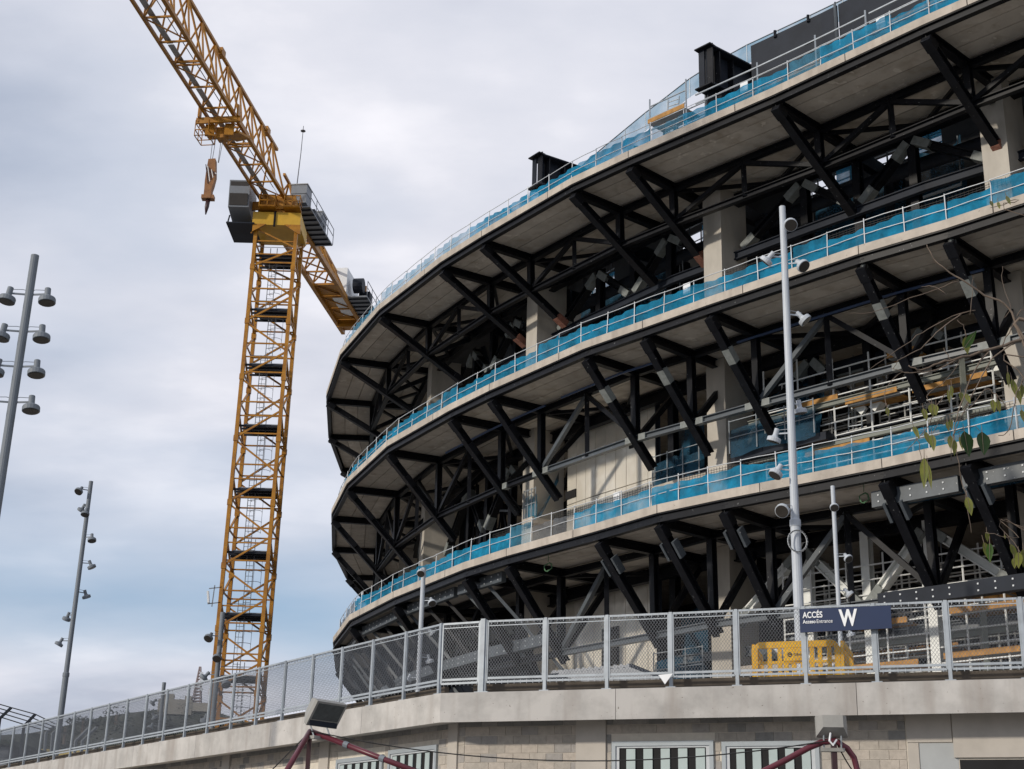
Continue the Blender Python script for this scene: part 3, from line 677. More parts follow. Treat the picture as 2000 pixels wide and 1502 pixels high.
# upper railing with clear blue mesh behind the roof girders
root = empty('safety_railing', P3(3, 0, 4.4, h3+4), 'sloping upper railing with pale clear mesh behind the dark roof girders', 'railing')
pts = [(-8, 5.9), (2.2, 5.75), (3.46, 5.75), (4.12, 5.45), (4.84, 4.95), (6.35, 4.2), (7.2, 3.4), (7.8, 2.6)]
def zt(s):
    for (a, x), (b, y) in zip(pts, pts[1:]):
        if a <= s <= b: return x+(y-x)*(s-a)/(b-a)
    return pts[-1][1]
s = -8.0
while s < 7.75:
    e = min(s+.45, 7.8); a, b = P3(3, s, 4.4, h3+zt(s)), P3(3, e, 4.4, h3+zt(e))
    MB().tube([a, b], .025, 5).build('top_rail', 'grey_steel', root); MB().tube([a, a-V((0, 0, .9))], .02, 5).build('post', 'galv', root)
    MB().add([a, b, b-V((0, 0, .9)), a-V((0, 0, .9))], [(0, 1, 2, 3)]).build('net_panel', 'netblue2', root); s = e
# blue tarps hung inside the top storey and the lift shafts
for s0, s1, inw, z0, z1, lab in ((.95, 1.6, 7.9, HL[2]+4.4, HL[3]+.3, 'deep blue tarpaulin hanging inside the top storey, right opening'), (1.9, 3.3, 8.2, HL[2]+5.0, HL[3]+.2, 'deep blue tarpaulin hanging inside the top storey, left of the right opening'), (6.0, 8.6, 7.9, HL[2]+1.5, HL[3]+.9, 'large dark blue tarpaulin hanging in the top storey beside the tall concrete column')):
    mb = MB(); n_ = 12
    for i in range(n_+1):
        for j in range(7):
            q = i/n_; u = j/6; mb.v.append(P3(2, s0+(s1-s0)*q, inw+.12*math.sin(i*1.3+j*.8), z0+(z1-z0)*u*(1-.12*math.sin(q*math.pi)*u)))
    for i in range(n_):
        for j in range(6): o = i*7+j; mb.f.append((o, o+7, o+8, o+1))
    o = mb.build('tarpaulin', 'tarp', org=P3(2, s0, inw, z0), smooth=True); tag(o, lab, 'tarpaulin', 'tarpaulins inside the stadium')
for kz, z, s0, s1, lab in ((2, 2.85, 4.55, 5.45, 'blue netted guard on the landing left of the tall column, middle storey'), (2, 3.0, 2.5, 3.75, 'blue netted guard on the landing right of the tall column, middle storey'), (1, 3.4, 4.55, 5.45, 'blue netted guard on the landing above the dark doorway, podium storey'), (2, 2.85, 7.7, 8.0, 'narrow blue netted guard left of the shiny wall panels')):
    IW = 4.9 if 4 < s0 < 7 else 3.95
    z += FL[kz][0]; root = empty('landing_guard', P3(2, s0, IW, z), lab, 'railing')
    for i in range(4):
        a = P3(2, s0+(s1-s0)*i/3, IW, z); MB().tube([a, a+V((0, 0, 1.3))], .025, 5).build('post', 'galv', root)
    for q in (.6, 1.25): MB().tube([P3(2, s0, IW, z+q), P3(2, s1, IW, z+q)], .02, 5).build('rail', 'galv', root)
    mb = MB()
    for i in range(9):
        for j in range(4): mb.v.append(P3(2, s0+(s1-s0)*i/8, IW+.07+.05*math.sin(i*2+j), z-.1+j*.36-.06*math.sin(i)))
    for i in range(8):
        for j in range(3): o = i*4+j; mb.f.append((o, o+4, o+5, o+1))
    mb.build('net_panel', 'tarp' if s0 < 7 else 'netblue2', root, smooth=True)
    mb = MB(); mb.add([P3(2, s0, IW+.3, z), P3(2, s1, IW+.3, z), P3(2, s1-.1, 5.9, z+2.6), P3(2, s0+.2, 5.9, z+3.2)], [(0, 1, 2, 3)]); mb.build('hanging_net', 'tarp', root)
# ---------------------------------------------------------------- tower crane
CX_, CY_ = -14.55, 80.0; MW = 1.22
crane = empty('tower_crane', (CX_, CY_, 0), 'tall yellow lattice tower crane with its jib overhead, standing left of the curved stadium', 'crane')
plz = [EYE+z for z in (36.18, 32.67, 29.16, 25.4, 21.6, 17.95, 14.45, 11.0, 7.5, 4.0, .5)]
ztop = 37.9+EYE
def leg(i, z): sx, sy = ((-1, -1), (1, -1), (1, 1), (-1, 1))[i]; return V((CX_+sx*MW, CY_+sy*MW, z))
lv = [ztop]+plz+[0.0]
for i in range(len(plz)):
    zt_, zb_ = (plz[i-1]-.95 if i else ztop), plz[i]-.95
    zb_ = max(zb_, 0.0)
    mb = MB()
    # legs are joined through the collars
    sec = crane
    for k in range(4): B('mast_leg', 'yellow', crane, leg(k, zb_+.01), leg(k, zt_), .21, .21)
    H = zt_-zb_; zm = zb_+H*.47
    for f in range(4):
        a, b = f, (f+1) % 4
        if f in (1, 2): a, b = b, a
        lo, hi = (a, b)
        if f == 2: lo, hi = b, a
        # K pattern: node on one leg at the collar, on the other half way
        B('diagonal_brace', 'yellow', sec, leg(lo, zb_+.1), leg(hi, zm), .10, .10); B('diagonal_brace', 'yellow', sec, leg(lo, zt_-.1), leg(hi, zm+.1), .10, .10)
        B('horizontal_brace', 'yellow', sec, leg(a, zb_+.35), leg(b, zb_+.35), .08, .08)
        B('horizontal_brace', 'yellow', sec, leg(a, zm+.5), leg(b, zm+.5), .08, .08)
        if f in (0, 2): B('horizontal_brace', 'yellow', sec, leg(a, zm-.35), leg(b, zm-.35), .07, .07)
    for k in range(4): MB().box(leg(k, zb_+.02), .27, .27, .34).build('collar', 'yellow', sec)
    z = plz[i]; pf = MB().box((CX_+.15, CY_, z), 2.0, 2.1, .05).build('platform', 'cabgrey', sec)
    for y in (-1.05, -.5, .1, .7): MB().box((CX_, CY_+y, z-.10), 2.3, .08, .12).build('joist', 'dark_grey', pf)
    MB().tube([(CX_-.9, CY_-1.0, z+.5), (CX_+1.0, CY_-1.0, z+.5)], .02, 5).build('rail', 'cabgrey', pf)
    zl = plz[i+1] if i+1 < len(plz) else 0
    ld = MB(); x0, y0 = CX_-.25+(.25 if i % 2 else 0), CY_+.1; sl_ = .3
    for q in (-.2, .2): ld.beam((x0+q, y0, zl), (x0+q+.0, y0-.1, z+.9), .04, .04)
    k_ = zl+.2
    while k_ < z+.8: ld.beam((x0-.2, y0, k_), (x0+.2, y0, k_), .025, .025); k_ += .3
    ld.build('ladder', 'cabgrey', sec, kind='stuff')
    cg = MB(); k_ = zl+1.3
    while k_ < z-.2:
        pts = [(x0+.33+.36*math.cos(a), y0-.36*math.sin(a)-.1, k_) for a in [math.pi*j/6 for j in range(-1, 8)]]; cg.tube(pts, .014, 4); k_ += .62
    for j in (0, 3, 6): a = math.pi*j/6; cg.beam((x0+.33+.36*math.cos(a), y0-.36*math.sin(a)-.1, zl+1.3), (x0+.33+.36*math.cos(a), y0-.36*math.sin(a)-.1, z-.3), .02)
    cg.build('ladder_cage', 'cabgrey', sec, kind='stuff')
MB().tube([(CX_+1.05, CY_-.5, z) for z in (3, 12, 20, 28, 36)], .05, 6).build('power_cable', 'cable', crane)
# slewing unit
sl = MB().box((CX_, CY_, ztop+.5), 2.9, 2.9, .85).build('slewing_collar', 'yellow2', crane)
for q in (-1, 1):
    MB().hexa([(CX_+q*1.45-.05, CY_-1.5, ztop-.5), (CX_+q*1.45+.05-q*.0, CY_-1.5, ztop-.5), (CX_+q*1.45+.05, CY_-1.35, ztop-.5), (CX_+q*1.45-.05, CY_-1.35, ztop-.5),
               (CX_+q*1.45-.05-q*.9, CY_-1.5, ztop+.1), (CX_+q*1.45+.05, CY_-1.5, ztop+.1), (CX_+q*1.45+.05, CY_-1.35, ztop+.1), (CX_+q*1.45-.05-q*.9, CY_-1.35, ztop+.1)]).build('gusset', 'yellow', sl)
MB().box((CX_-.1, CY_-1.48, ztop+.45), .12, .08, 1.0).build('cable_slot', 'black', sl)
tu = MB().box((CX_-.05, CY_, ztop+1.6), 2.1, 2.2, 1.3).build('turntable', 'yellow', crane)
for x in (-.95, .55):
    bm = MB()
    for z in (.0, .35, .7):
        for a, b in (((0, 0), (.95, 0)), ((.95, 0), (.95, .9)), ((0, 0), (0, .9))): bm.beam((CX_+x-.1+a[0], CY_-1.9+a[1], ztop+1.15+z), (CX_+x-.1+b[0], CY_-1.9+b[1], ztop+1.15+z), .05)
    for a in ((0, 0), (.95, 0), (.48, 0)): bm.beam((CX_+x-.1+a[0], CY_-1.9, ztop+1.1), (CX_+x-.1+a[0], CY_-1.9, ztop+1.9), .05)
    bm.box((CX_+x+.37, CY_-1.45, ztop+1.12), 1.0, .9, .05); bm.build('service_basket', 'yellow', tu, kind='stuff')
# operator cab
cx, cy, cz = CX_-2.25, CY_-1.2, ztop+1.45
cab = MB().hexa([(cx-.62, cy-.9, cz-.55), (cx+.62, cy-.9, cz-.55), (cx+.62, cy+1.3, cz-.9), (cx-.62, cy+1.3, cz-.9), (cx-.62, cy-1.1, cz+1.15), (cx+.62, cy-1.1, cz+1.15), (cx+.62, cy+1.3, cz+1.15), (cx-.62, cy+1.3, cz+1.15)]).build('cab', 'cabgrey', crane)
for z0, z1 in ((-.45, .25), (.32, 1.05)):
    MB().hexa([(cx-.55, cy-.95, cz+z0), (cx+.55, cy-.95, cz+z0), (cx+.55, cy-.9, cz+z0), (cx-.55, cy-.9, cz+z0), (cx-.55, cy-1.12, cz+z1), (cx+.55, cy-1.12, cz+z1), (cx+.55, cy-1.0, cz+z1), (cx-.55, cy-1.0, cz+z1)]).build('windscreen', 'lens', cab)
B('cab_platform', 'dark_grey', cab, (cx+.1, cy-.4, cz-1.35), (cx+.1, cy+2.4, cz-1.35), 1.7, .08)
for q in (-.7, .9): B('cab_hanger', 'dark_grey', cab, (cx+q, cy-.2, cz-1.35), (cx+q, cy+.2, cz-.6), .07)
# jib
JD = V((.1435, 1, 0)).normalized(); JN = V((JD.y, -JD.x, 0)); JZ = 40.0+EYE; JH = 3.35
def J(t, lat, z): p = V((CX_-.3, CY_, 0))+JD*t+JN*lat; return V((p.x, p.y, z))
HW = .78; STEP = 2.14
t = -1.0; i = 0
while t > -52:
    a, b = t, t-STEP
    mb = MB(); mb.beam(J(a, -HW, JZ), J(b+.01, -HW, JZ), .15, .17); s_ = mb.build('jib_section', 'yellow', crane)
    B('lower_chord', 'yellow', s_, J(a, HW, JZ), J(b, HW, JZ), .2, .2); B('top_chord', 'yellow', s_, J(a, 0, JZ+JH), J(b, 0, JZ+JH), .17, .17)
    m_ = (a+b)/2
    for q in (-1, 1):
        B('web_brace', 'yellow', s_, J(a, q*HW, JZ), J(m_, 0, JZ+JH), .085, .085); B('web_brace', 'yellow', s_, J(b, q*HW, JZ), J(m_, 0, JZ+JH), .085, .085)
    B('cross_tie', 'yellow', s_, J(a, -HW, JZ), J(a, HW, JZ), .09, .09)
    if i % 4 == 3: B('cross_tie', 'yellow', s_, J(a-.3, -HW, JZ), J(a-.3, HW, JZ), .1, .12)
    B('floor_brace', 'yellow', s_, J(a, -HW if i % 2 else HW, JZ), J(b, HW if i % 2 else -HW, JZ), .06, .06)
    if i % 4 == 1:
        B('pin_joint', 'yellow', s_, J(a+.2, 0, JZ+JH+.05), J(a-.35, 0, JZ+JH+.05), .32, .42)
    t = b; i += 1
MB().box(J(-20, .28, JZ+.15), .01, .01, .01)
for j in range(12):
    B('walkway_board', 'corr', crane, J(-1-j*4.2, -.35, JZ+.12), J(-5.1-j*4.2, -.35, JZ+.12), .32, .03)
for lat, z in ((-.2, 1.0), (.1, 1.15), (.15, .5), (-.5, -.25)):
    MB().tube([J(-.5, lat, JZ+z), J(-28, lat, JZ+z-.1), J(-52, lat, JZ+z)], .014, 4).build('hoist_rope', 'rope', crane)
# counter jib
t = .8; i = 0
while t < 18.6:
    a, b = t, t+2.2
    s_ = MB().beam(J(a, -HW*1.15, JZ-.2), J(b-.01, -HW*1.15, JZ-.2), .26, .34).build('counter_jib_section', 'yellow', crane)
    B('lower_chord', 'yellow', s_, J(a, HW*1.15, JZ-.2), J(b, HW*1.15, JZ-.2), .26, .34); B('top_chord', 'yellow', s_, J(a, 0, JZ+JH-.7-.05*t), J(b, 0, JZ+JH-.7-.05*(t+2.2)), .16, .16)
    for q in (-1, 1):
        B('web_brace', 'yellow', s_, J(a, q*HW*1.15, JZ), J((a+b)/2, 0, JZ+JH-.75-.05*t), .1, .1); B('web_brace', 'yellow', s_, J(b, q*HW*1.15, JZ), J((a+b)/2, 0, JZ+JH-.75-.05*t), .1, .1)
    B('cross_tie', 'yellow', s_, J(a, -HW*1.15, JZ-.15), J(a, HW*1.15, JZ-.15), .1, .1); B('floor_brace', 'yellow', s_, J(a, -HW*1.15, JZ-.15), J(b, HW*1.15, JZ-.15), .08, .08)
    if i > 4: B('floor_plate', 'yellow', s_, J(a, 0, JZ-.05), J(b-.1, 0, JZ-.05), HW*2, .05)
    t = b; i += 1
B('end_plate', 'yellow', crane, J(18.7, -HW*1.1, JZ-.1), J(18.7, HW*1.1, JZ-.1), .2, .9)
for a, b, z0, z1, mt, nm in ((14.2, 17.6, .1, 2.4, 'white', 'counterweight'), (.2, 1.3, .45, 1.7, 'cabgrey', 'winch_cabinet'), (2.2, 4.6, .15, 1.0, 'dark_grey', 'winch'), (3.8, 5.0, .3, 1.6, 'cabgrey', 'winch_cabinet')):
    lat = 1.25 if nm != 'counterweight' else .35; wdt = 1.0 if nm != 'counterweight' else 1.0
    o = MB().beam(J(a, lat, JZ+(z0+z1)/2-.2), J(b, lat, JZ+(z0+z1)/2-.2), wdt, z1-z0).build(nm, mt, crane)
    if nm == 'winch_cabinet':
        B('lid', 'corr', o, J(a-.05, lat, JZ+z1-.17), J(b+.05, lat, JZ+z1-.17), wdt+.1, .06); B('panel_seam', 'dark_grey', o, J(a-.01, lat, JZ+(z0+z1)/2-.2), J(b+.01, lat, JZ+(z0+z1)/2-.2), wdt+.02, .03)
for a, b in ((.0, 5.6), (14.0, 19.8)):
    LT = 1.4 if a < 1 else 1.75
    pf = B('counter_jib_deck', 'cabgrey', crane, J(a, LT, JZ-.15), J(b, LT, JZ-.15), 1.4, .08)
    k_ = a+.3
    while k_ < b: B('joist', 'dark_grey', pf, J(k_, LT-.7, JZ-.25), J(k_, LT+.7, JZ-.25), .06, .1); k_ += .7
    for z in (.5, 1.0): MB().tube([J(a, LT+.7, JZ+z), J(b, LT+.7, JZ+z)], .025, 5).build('rail', 'cabgrey', pf)
    k_ = a
    while k_ <= b: B('rail_post', 'cabgrey', pf, J(k_, LT+.7, JZ-.1), J(k_, LT+.7, JZ+1.0), .04); k_ += 1.4
MB().lathe(J(15.0, 1.2, JZ+1.1), JN, [(.0, 0), (.55, 0), (.55, .7), (.0, .7)]).build('rope_drum', 'dark_grey', crane)
B('motor_box', 'dark_grey', crane, J(15.7, 1.8, JZ+.5), J(16.6, 1.8, JZ+.5), .8, .9); B('exhaust', 'yellow', crane, J(16.0, 1.8, JZ+.9), J(16.0, 1.8, JZ+1.5), .15)
B('motor_box', 'cabgrey', crane, J(18.8, 1.9, JZ+.4), J(19.6, 1.9, JZ+.4), .8, 1.0)
ap = J(.6, .95, JZ+1.6); am = MB().tube([ap, ap+V((.08, 0, 2.4)), ap+V((.1, 0, 4.3))], [.035, .025, .02], 5).build('antenna', 'rope', crane)
MB().lathe(ap+V((.1, 0, 3.9)), (0, 0, 1), [(0, 0), (.16, .02), (.16, .06), (0, .1)], 10).build('beacon', 'rope', am)
# A plates at the jib foot
for q in (-1, 1): B('foot_frame', 'yellow', crane, J(-1.0, q*HW, JZ-.5), J(1.2, q*HW, JZ-.5), .14, 1.0)
B('foot_beam', 'yellow', crane, J(-1.1, -1.3, JZ-.55), J(-1.1, 1.3, JZ-.55), .12, .55)
# trolley with rope sheaves
tt = 69.7-CY_
tr_ = B('trolley', 'yellow', crane, J(tt-.9, 0, JZ-.42), J(tt-.75, 0, JZ-.42), 2.5, .34)
B('trolley_beam', 'yellow', tr_, J(tt+.9, 0, JZ-.42), J(tt+1.0, 0, JZ-.42), 2.2, .3)
for q in (-1.1, 1.1):
    B('trolley_frame', 'yellow', tr_, J(tt-.9, q, JZ-.42), J(tt+1.0, q, JZ-.42), .1, .3)
    B('trolley_plate', 'yellow', tr_, J(tt-.85, q, JZ-.3), J(tt-.85, q, JZ+.35), .5, .1)
    B('trolley_hanger', 'yellow', tr_, J(tt-.5, q*.5, JZ-.5), J(tt-.5, q*.5, JZ-1.2), .12, .5)
bk = MB()
for z in (-.6, -1.0, -1.35):
    bk.beam(J(tt-.9, -1.25, JZ+z), J(tt+.2, -1.25, JZ+z), .04); bk.beam(J(tt-.9, -.5, JZ+z), J(tt+.2, -.5, JZ+z), .04); bk.beam(J(tt-.9, -1.25, JZ+z), J(tt-.9, -.5, JZ+z), .04)
for x in (-.9, -.35, .2): bk.beam(J(tt+x, -1.25, JZ-.4), J(tt+x, -1.25, JZ-1.35), .04); bk.beam(J(tt+x, -.5, JZ-.4), J(tt+x, -.5, JZ-1.35), .04); bk.beam(J(tt+x, -1.25, JZ-1.35), J(tt+x, -.5, JZ-1.35), .04)
bk.build('trolley_basket', 'yellow', tr_, kind='stuff')
B('sheave_plate', 'yellow', tr_, J(tt-.3, 0, JZ-.9), J(tt+.3, 0, JZ-.9), .5, .6)
B('side_arch', 'yellow', tr_, J(tt-.2, .6, JZ-.9), J(tt+.9, .9, JZ-.7), .9, .12)
# hook block
hp = J(tt, 0, 0); hk = empty('hook_block', (hp.x-.35, hp.y, 34.3+EYE), 'brown and white striped hook block with pointed hook, hanging on ropes under the crane trolley', 'hook block')
hx, hy = hp.x-.3, hp.y
for q, e in ((-.22, -.3), (-.12, -.12), (.22, .16), (.25, .3)): MB().tube([(hx+q, hy, 37.0+EYE), (hx+e+.1, hy, 39.0+EYE)], .016, 4).build('rope', 'rope', hk)
DZ = .45
pr = [(-.28, 37.1), (.18, 37.15), (.26, 36.5), (.30, 36.1), (.22, 35.6), (.14, 35.3), (.14, 34.75), (-.34, 34.75), (-.34, 35.3), (-.36, 35.8), (-.34, 36.4)]
mb = MB(); n_ = len(pr); mb.add([(hx-.05+x*.82, hy-.22, z+EYE) for x, z in pr]+[(hx-.05+x*.82, hy+.22, z+EYE) for x, z in pr], [tuple(range(n_)), tuple(range(n_, 2*n_))[::-1]]+[(k, n_+k, n_+(k+1) % n_, (k+1) % n_) for k in range(n_)])
body = mb.build('block_body', 'rust', hk)
for i in range(6): B('stripe', 'white' if i % 2 else 'maroon_d', body, (hx-.38+.11*i, hy-.24, 36.75-.1*i+EYE), (hx-.15+.08*i, hy-.24, 35.6+.12*i+EYE), .045, .02, up=(0, 1, 0))
B('cross_head', 'rust', hk, (hx-.45, hy, 34.85+EYE), (hx+.22, hy, 34.85+EYE), .4, .22)
MB().tube([(hx-.1, hy, 34.75+EYE), (hx-.13, hy, 34.3+EYE), (hx-.15, hy, 33.85+EYE)], [.12, .12, .03], 8).build('hook_tip', 'maroon_d', hk, smooth=True)
hk.location.z += .4
# small aerial on the mast
an = empty('panel_aerial', (CX_-1.6, CY_-1.3, 15.0+EYE), 'small white panel aerial on brackets fixed to the left leg of the crane mast', 'aerial')
B('panel', 'white', an, (CX_-1.95, CY_-1.3, 15.55+EYE), (CX_-1.85, CY_-1.3, 14.9+EYE), .2, .1); B('bracket', 'cabgrey', an, (CX_-1.6, CY_-1.3, 15.9+EYE), (CX_-1.65, CY_-1.3, 14.7+EYE), .05)
for z in (15.8, 14.95): B('arm', 'cabgrey', an, (CX_-1.9, CY_-1.3, z-.1+EYE), (CX_-1.2, CY_-1.3, z+EYE), .05)
# ---------------------------------------------------------------- lamp posts
def lamp_post(name, label, x, y, z0, z1, r0, r1, heads, mt='polegrey', hs=1.0, group='tall multi-head lamp posts', bump_z=None):
    root = empty(name, (x, y, z0), label, 'lamp post', group)
    bz = bump_z or z0+(z1-z0)*.35
    MB().tube([(x, y, z0), (x, y, bz-.01)], r0, 14).build('lower_pole', mt, root, smooth=False)
    MB().tube([(x, y, bz), (x, y, z1)], [r0*.85, r1], 14).build('upper_pole', mt, root)
    MB().lathe((x, y, bz-.08), (0, 0, 1), [(r0*1.12, 0), (r0*1.12, .16), (r0*.9, .2)], 14).build('pole_collar', mt, root)
    for dx, dy, z, tilt in heads:      # dx, dy head direction; tilt = aim direction x, y
        d = V((dx, dy, 0)).normalized(); c = V((x, y, z))+d*(.46*hs+r1)
        arm = MB().beam(V((x, y, z+.05*hs)), c+V((0, 0, .05*hs)), .035*hs, .05*hs).build('lamp_arm', mt, root)
        MB().tube([V((x, y, z+.17*hs)), V((x, y, z+.20*hs))+d*.2*hs, c+V((0, 0, .17*hs))], .010*hs, 4).build('lamp_cable', mt, arm)
        ax = V((tilt[0], tilt[1], -1)).normalized()
        hd = MB().lathe(c-ax*.22*hs, ax, [(.02*hs, -.02), (.088*hs, -.02), (.09*hs, .0), (.09*hs, .22*hs), (.12*hs, .27*hs), (.235*hs, .31*hs), (.25*hs, .34*hs), (.25*hs, .46*hs), (.225*hs, .47*hs)], 18).build('lamp_head', mt, root, smooth=False)
        MB().lathe(c-ax*.22*hs, ax, [(.21*hs, .462*hs), (.225*hs, .478*hs), (.20*hs, .482*hs)], 18).build('lamp_glass', 'lens', hd)
# near left post with four pairs of heads
lamp_post('lamp_post', 'thick grey lamp post at the left edge with four pairs of round lamp heads', -.3665*36, 36, 0, .4520*36+EYE, .145, .11,
          [(q, -.15, z*36+EYE-.05, (.10*q, -.12)) for z in (.4195, .3895, .3615, .3335) for q in (-1, 1)], 'polegrey2', .92, bump_z=8.0)
lamp_post('lamp_post', 'slim grey lamp post between left post and crane, with eight small heads', -.3015*68, 68, PZ-.05, .2751*68+EYE, .14, .10,
          [(-1, -.6, 18.2+EYE, (-.3, -.8)), (-.6, .6, 17.45+EYE, (-.6, .3)), (.15, -1, 17.05+EYE, (0, -.4)), (1, -.4, 15.85+EYE, (.2, -.3)), (1, .2, 14.6+EYE, (.5, .1)), (.5, .5, 13.2+EYE, (.3, .4)), (-.5, .4, 12.1+EYE, (-.4, .3)), (-1, .1, 10.85+EYE, (-.5, 0))], 'polegrey2', .82, bump_z=9.3+EYE)
lamp_post('lamp_post', 'tall white lamp post before the stadium, left of the blue sign, heads aimed various ways', .206*35, 35, PZ-.05, .5113*35+EYE, .125, .085,
          [(.25, -1, 17.2+EYE, (.0, -1.1)), (1, -.3, 16.15+EYE, (.6, -.8)), (1, .2, 14.7+EYE, (.9, -.2)), (.6, .6, 12.25+EYE, (.15, .1)), (-1, -.1, 16.35+EYE, (-.9, .5)), (-1, .3, 11.4+EYE, (-.3, .2)), (-1, -.2, 10.4+EYE, (-.6, -.2)), (-.8, -.6, 9.35+EYE, (-.7, -1.3)), (-.7, .2, 5.9+EYE, (-1.2, .3))], 'polegrey', .72, bump_z=9.05+EYE)
lamp_post('lamp_post', 'short thin white lamp post right of the tall white one, above the blue sign', .2342*39, 39, PZ-.05, .2872*39+EYE, .072, .06,
          [(-.2, -1, 10.55+EYE, (-.1, -1.0)), (1, -.3, 9.15+EYE, (.4, -.9)), (1, .3, 8.2+EYE, (.9, -.1)), (1, .2, 7.1+EYE, (.3, .1)), (-1, .2, 6.1+EYE, (-.8, .4)), (-1, .2, 7.5+EYE-1.9, (-.6, .2))], 'polegrey', .5, bump_z=6.6)
lamp_post('lamp_post', 'pale lamp post behind the mesh fence, in front of the dark curved stadium base', -.0588*56, 56, PZ-.05, .2185*56+EYE, .11, .09,
          [(-.2, -1, 12.0+EYE, (0, -1)), (1, -.3, 10.9+EYE, (.3, -.8)), (1, .2, 9.75+EYE, (.9, 0)), (.9, .4, 8.7+EYE, (.3, .3)), (-1, 0, 7.9+EYE, (-.5, -.4)), (-1, .2, 7.0+EYE-.4, (-.8, .2)), (-.8, -.4, 5.5+EYE, (-.8, -.2)), (.8, .4, 8.0+EYE-.9, (.3, .3))], 'polegrey', .66, bump_z=6.9)
lamp_post('lamp_post', 'grey lamp post standing in front of the foot of the crane mast', -.1977*74, 74, PZ-.05, .1830*74+EYE, .15, .13,
          [(-1, -.5, 12.25+EYE, (-.3, -.9)), (.1, -1, 11.2+EYE, (0, -.9)), (-1, .1, 10.3+EYE, (-.9, .1)), (.9, -.4, 9.95+EYE, (.4, -.7)), (-.5, .4, 8.2+EYE, (-.3, .3)), (-.8, 0, 6.9+EYE-.4, (-.6, .2))], 'polegrey2', .95, bump_z=7.5)
lamp_post('lamp_post', 'small distant lamp post between the left post and the crane, over the hillside', -.2334*108, 108, PZ-.05, .1335*108+EYE, .15, .14,
          [(-1, 0, 13.0+EYE, (-.9, .1)), (-.9, -.2, 11.2+EYE, (-.3, -.5)), (.6, .2, 10.2+EYE, (.3, .2)), (-.6, .2, 12.0+EYE, (.6, .2))], 'polegrey2', 1.0, bump_z=7.5)
# coiled cable on the tall white post
MB().tube([(.206*35+.3*math.cos(a*.5)*.8, 34.8, 8.55+EYE-.0+.28*math.sin(a*.5)) for a in range(0, 26)], .02, 5).build('cable_coil', 'galv_light', [o for o in sc.objects if o.name == 'lamp_post.002'][0])
# ---------------------------------------------------------------- sign, barriers, loose sheets behind and on the fence
def onR(s, z, off=0): p = PR0+dR*s+nR*off; return V((p.x, p.y, z))
angR = math.atan2(dR.y, dR.x)
sg = empty('access_sign', onR(7.46, PZ+1.1, -.08), 'navy blue sign reading ACCÉS, Acceso Entrance and a large W on the mesh fence', 'sign')
s0, s1, z0, z1 = 7.42, 9.32, 5.47+EYE, 6.0+EYE
MB().hexa([onR(s0, z0, -.06), onR(s1, z0+.02, -.06), onR(s1, z0+.02, -.02), onR(s0, z0, -.02), onR(s0, z1-.03, -.06), onR(s1, z1-.03, -.06), onR(s1, z1-.03, -.02), onR(s0, z1-.03, -.02)]).build('board', 'navy', sg)
def text(body, size, s, z, mt, par, off=-.07, sx=1.0, name='lettering', bold=0.0, fit=None):
    if fit: size = 1.0
    cu = bpy.data.curves.new('t', 'FONT'); cu.body = body; cu.size = size; cu.offset = bold; cu.extrude = .003; ob = bpy.data.objects.new('t', cu); sc.collection.objects.link(ob)
    dg = bpy.context.evaluated_depsgraph_get(); me = bpy.data.meshes.new_from_object(ob.evaluated_get(dg)); bpy.data.objects.remove(ob)
    me.name = name; me.materials.clear(); me.materials.append(M[mt]); o = bpy.data.objects.new(name, me); sc.collection.objects.link(o)
    o.parent = par; g = V((0, 0, 0)); p = par
    while p: g += p.location; p = p.parent
    o.location = onR(s, z, off)-g; o.rotation_euler = (R(90), 0, angR); o.scale = (sx, 1, 1)
    if fit:
        xs_ = [v.co.x for v in me.vertices]; ys_ = [v.co.y for v in me.vertices]; x0_, y0_ = min(xs_), min(ys_); kx, ky = fit[0]/(max(xs_)-x0_), fit[1]/(max(ys_)-y0_)
        for v in me.vertices: v.co.x = (v.co.x-x0_)*kx; v.co.y = (v.co.y-y0_)*ky
    return o
text('ACCÉS', 0, s0+.065, z0+.30, 'letter', sg, fit=(.42, .165), bold=.02); text('Acceso', 0, s0+.065, z0+.185, 'letter', sg, fit=(.27, .078), bold=.02); text('Entrance', 0, s0+.36, z0+.185, 'letter', sg, fit=(.33, .078))
text('W', 0, s0+.825, z0+.095, 'letter', sg, fit=(.385, .36), bold=.035)
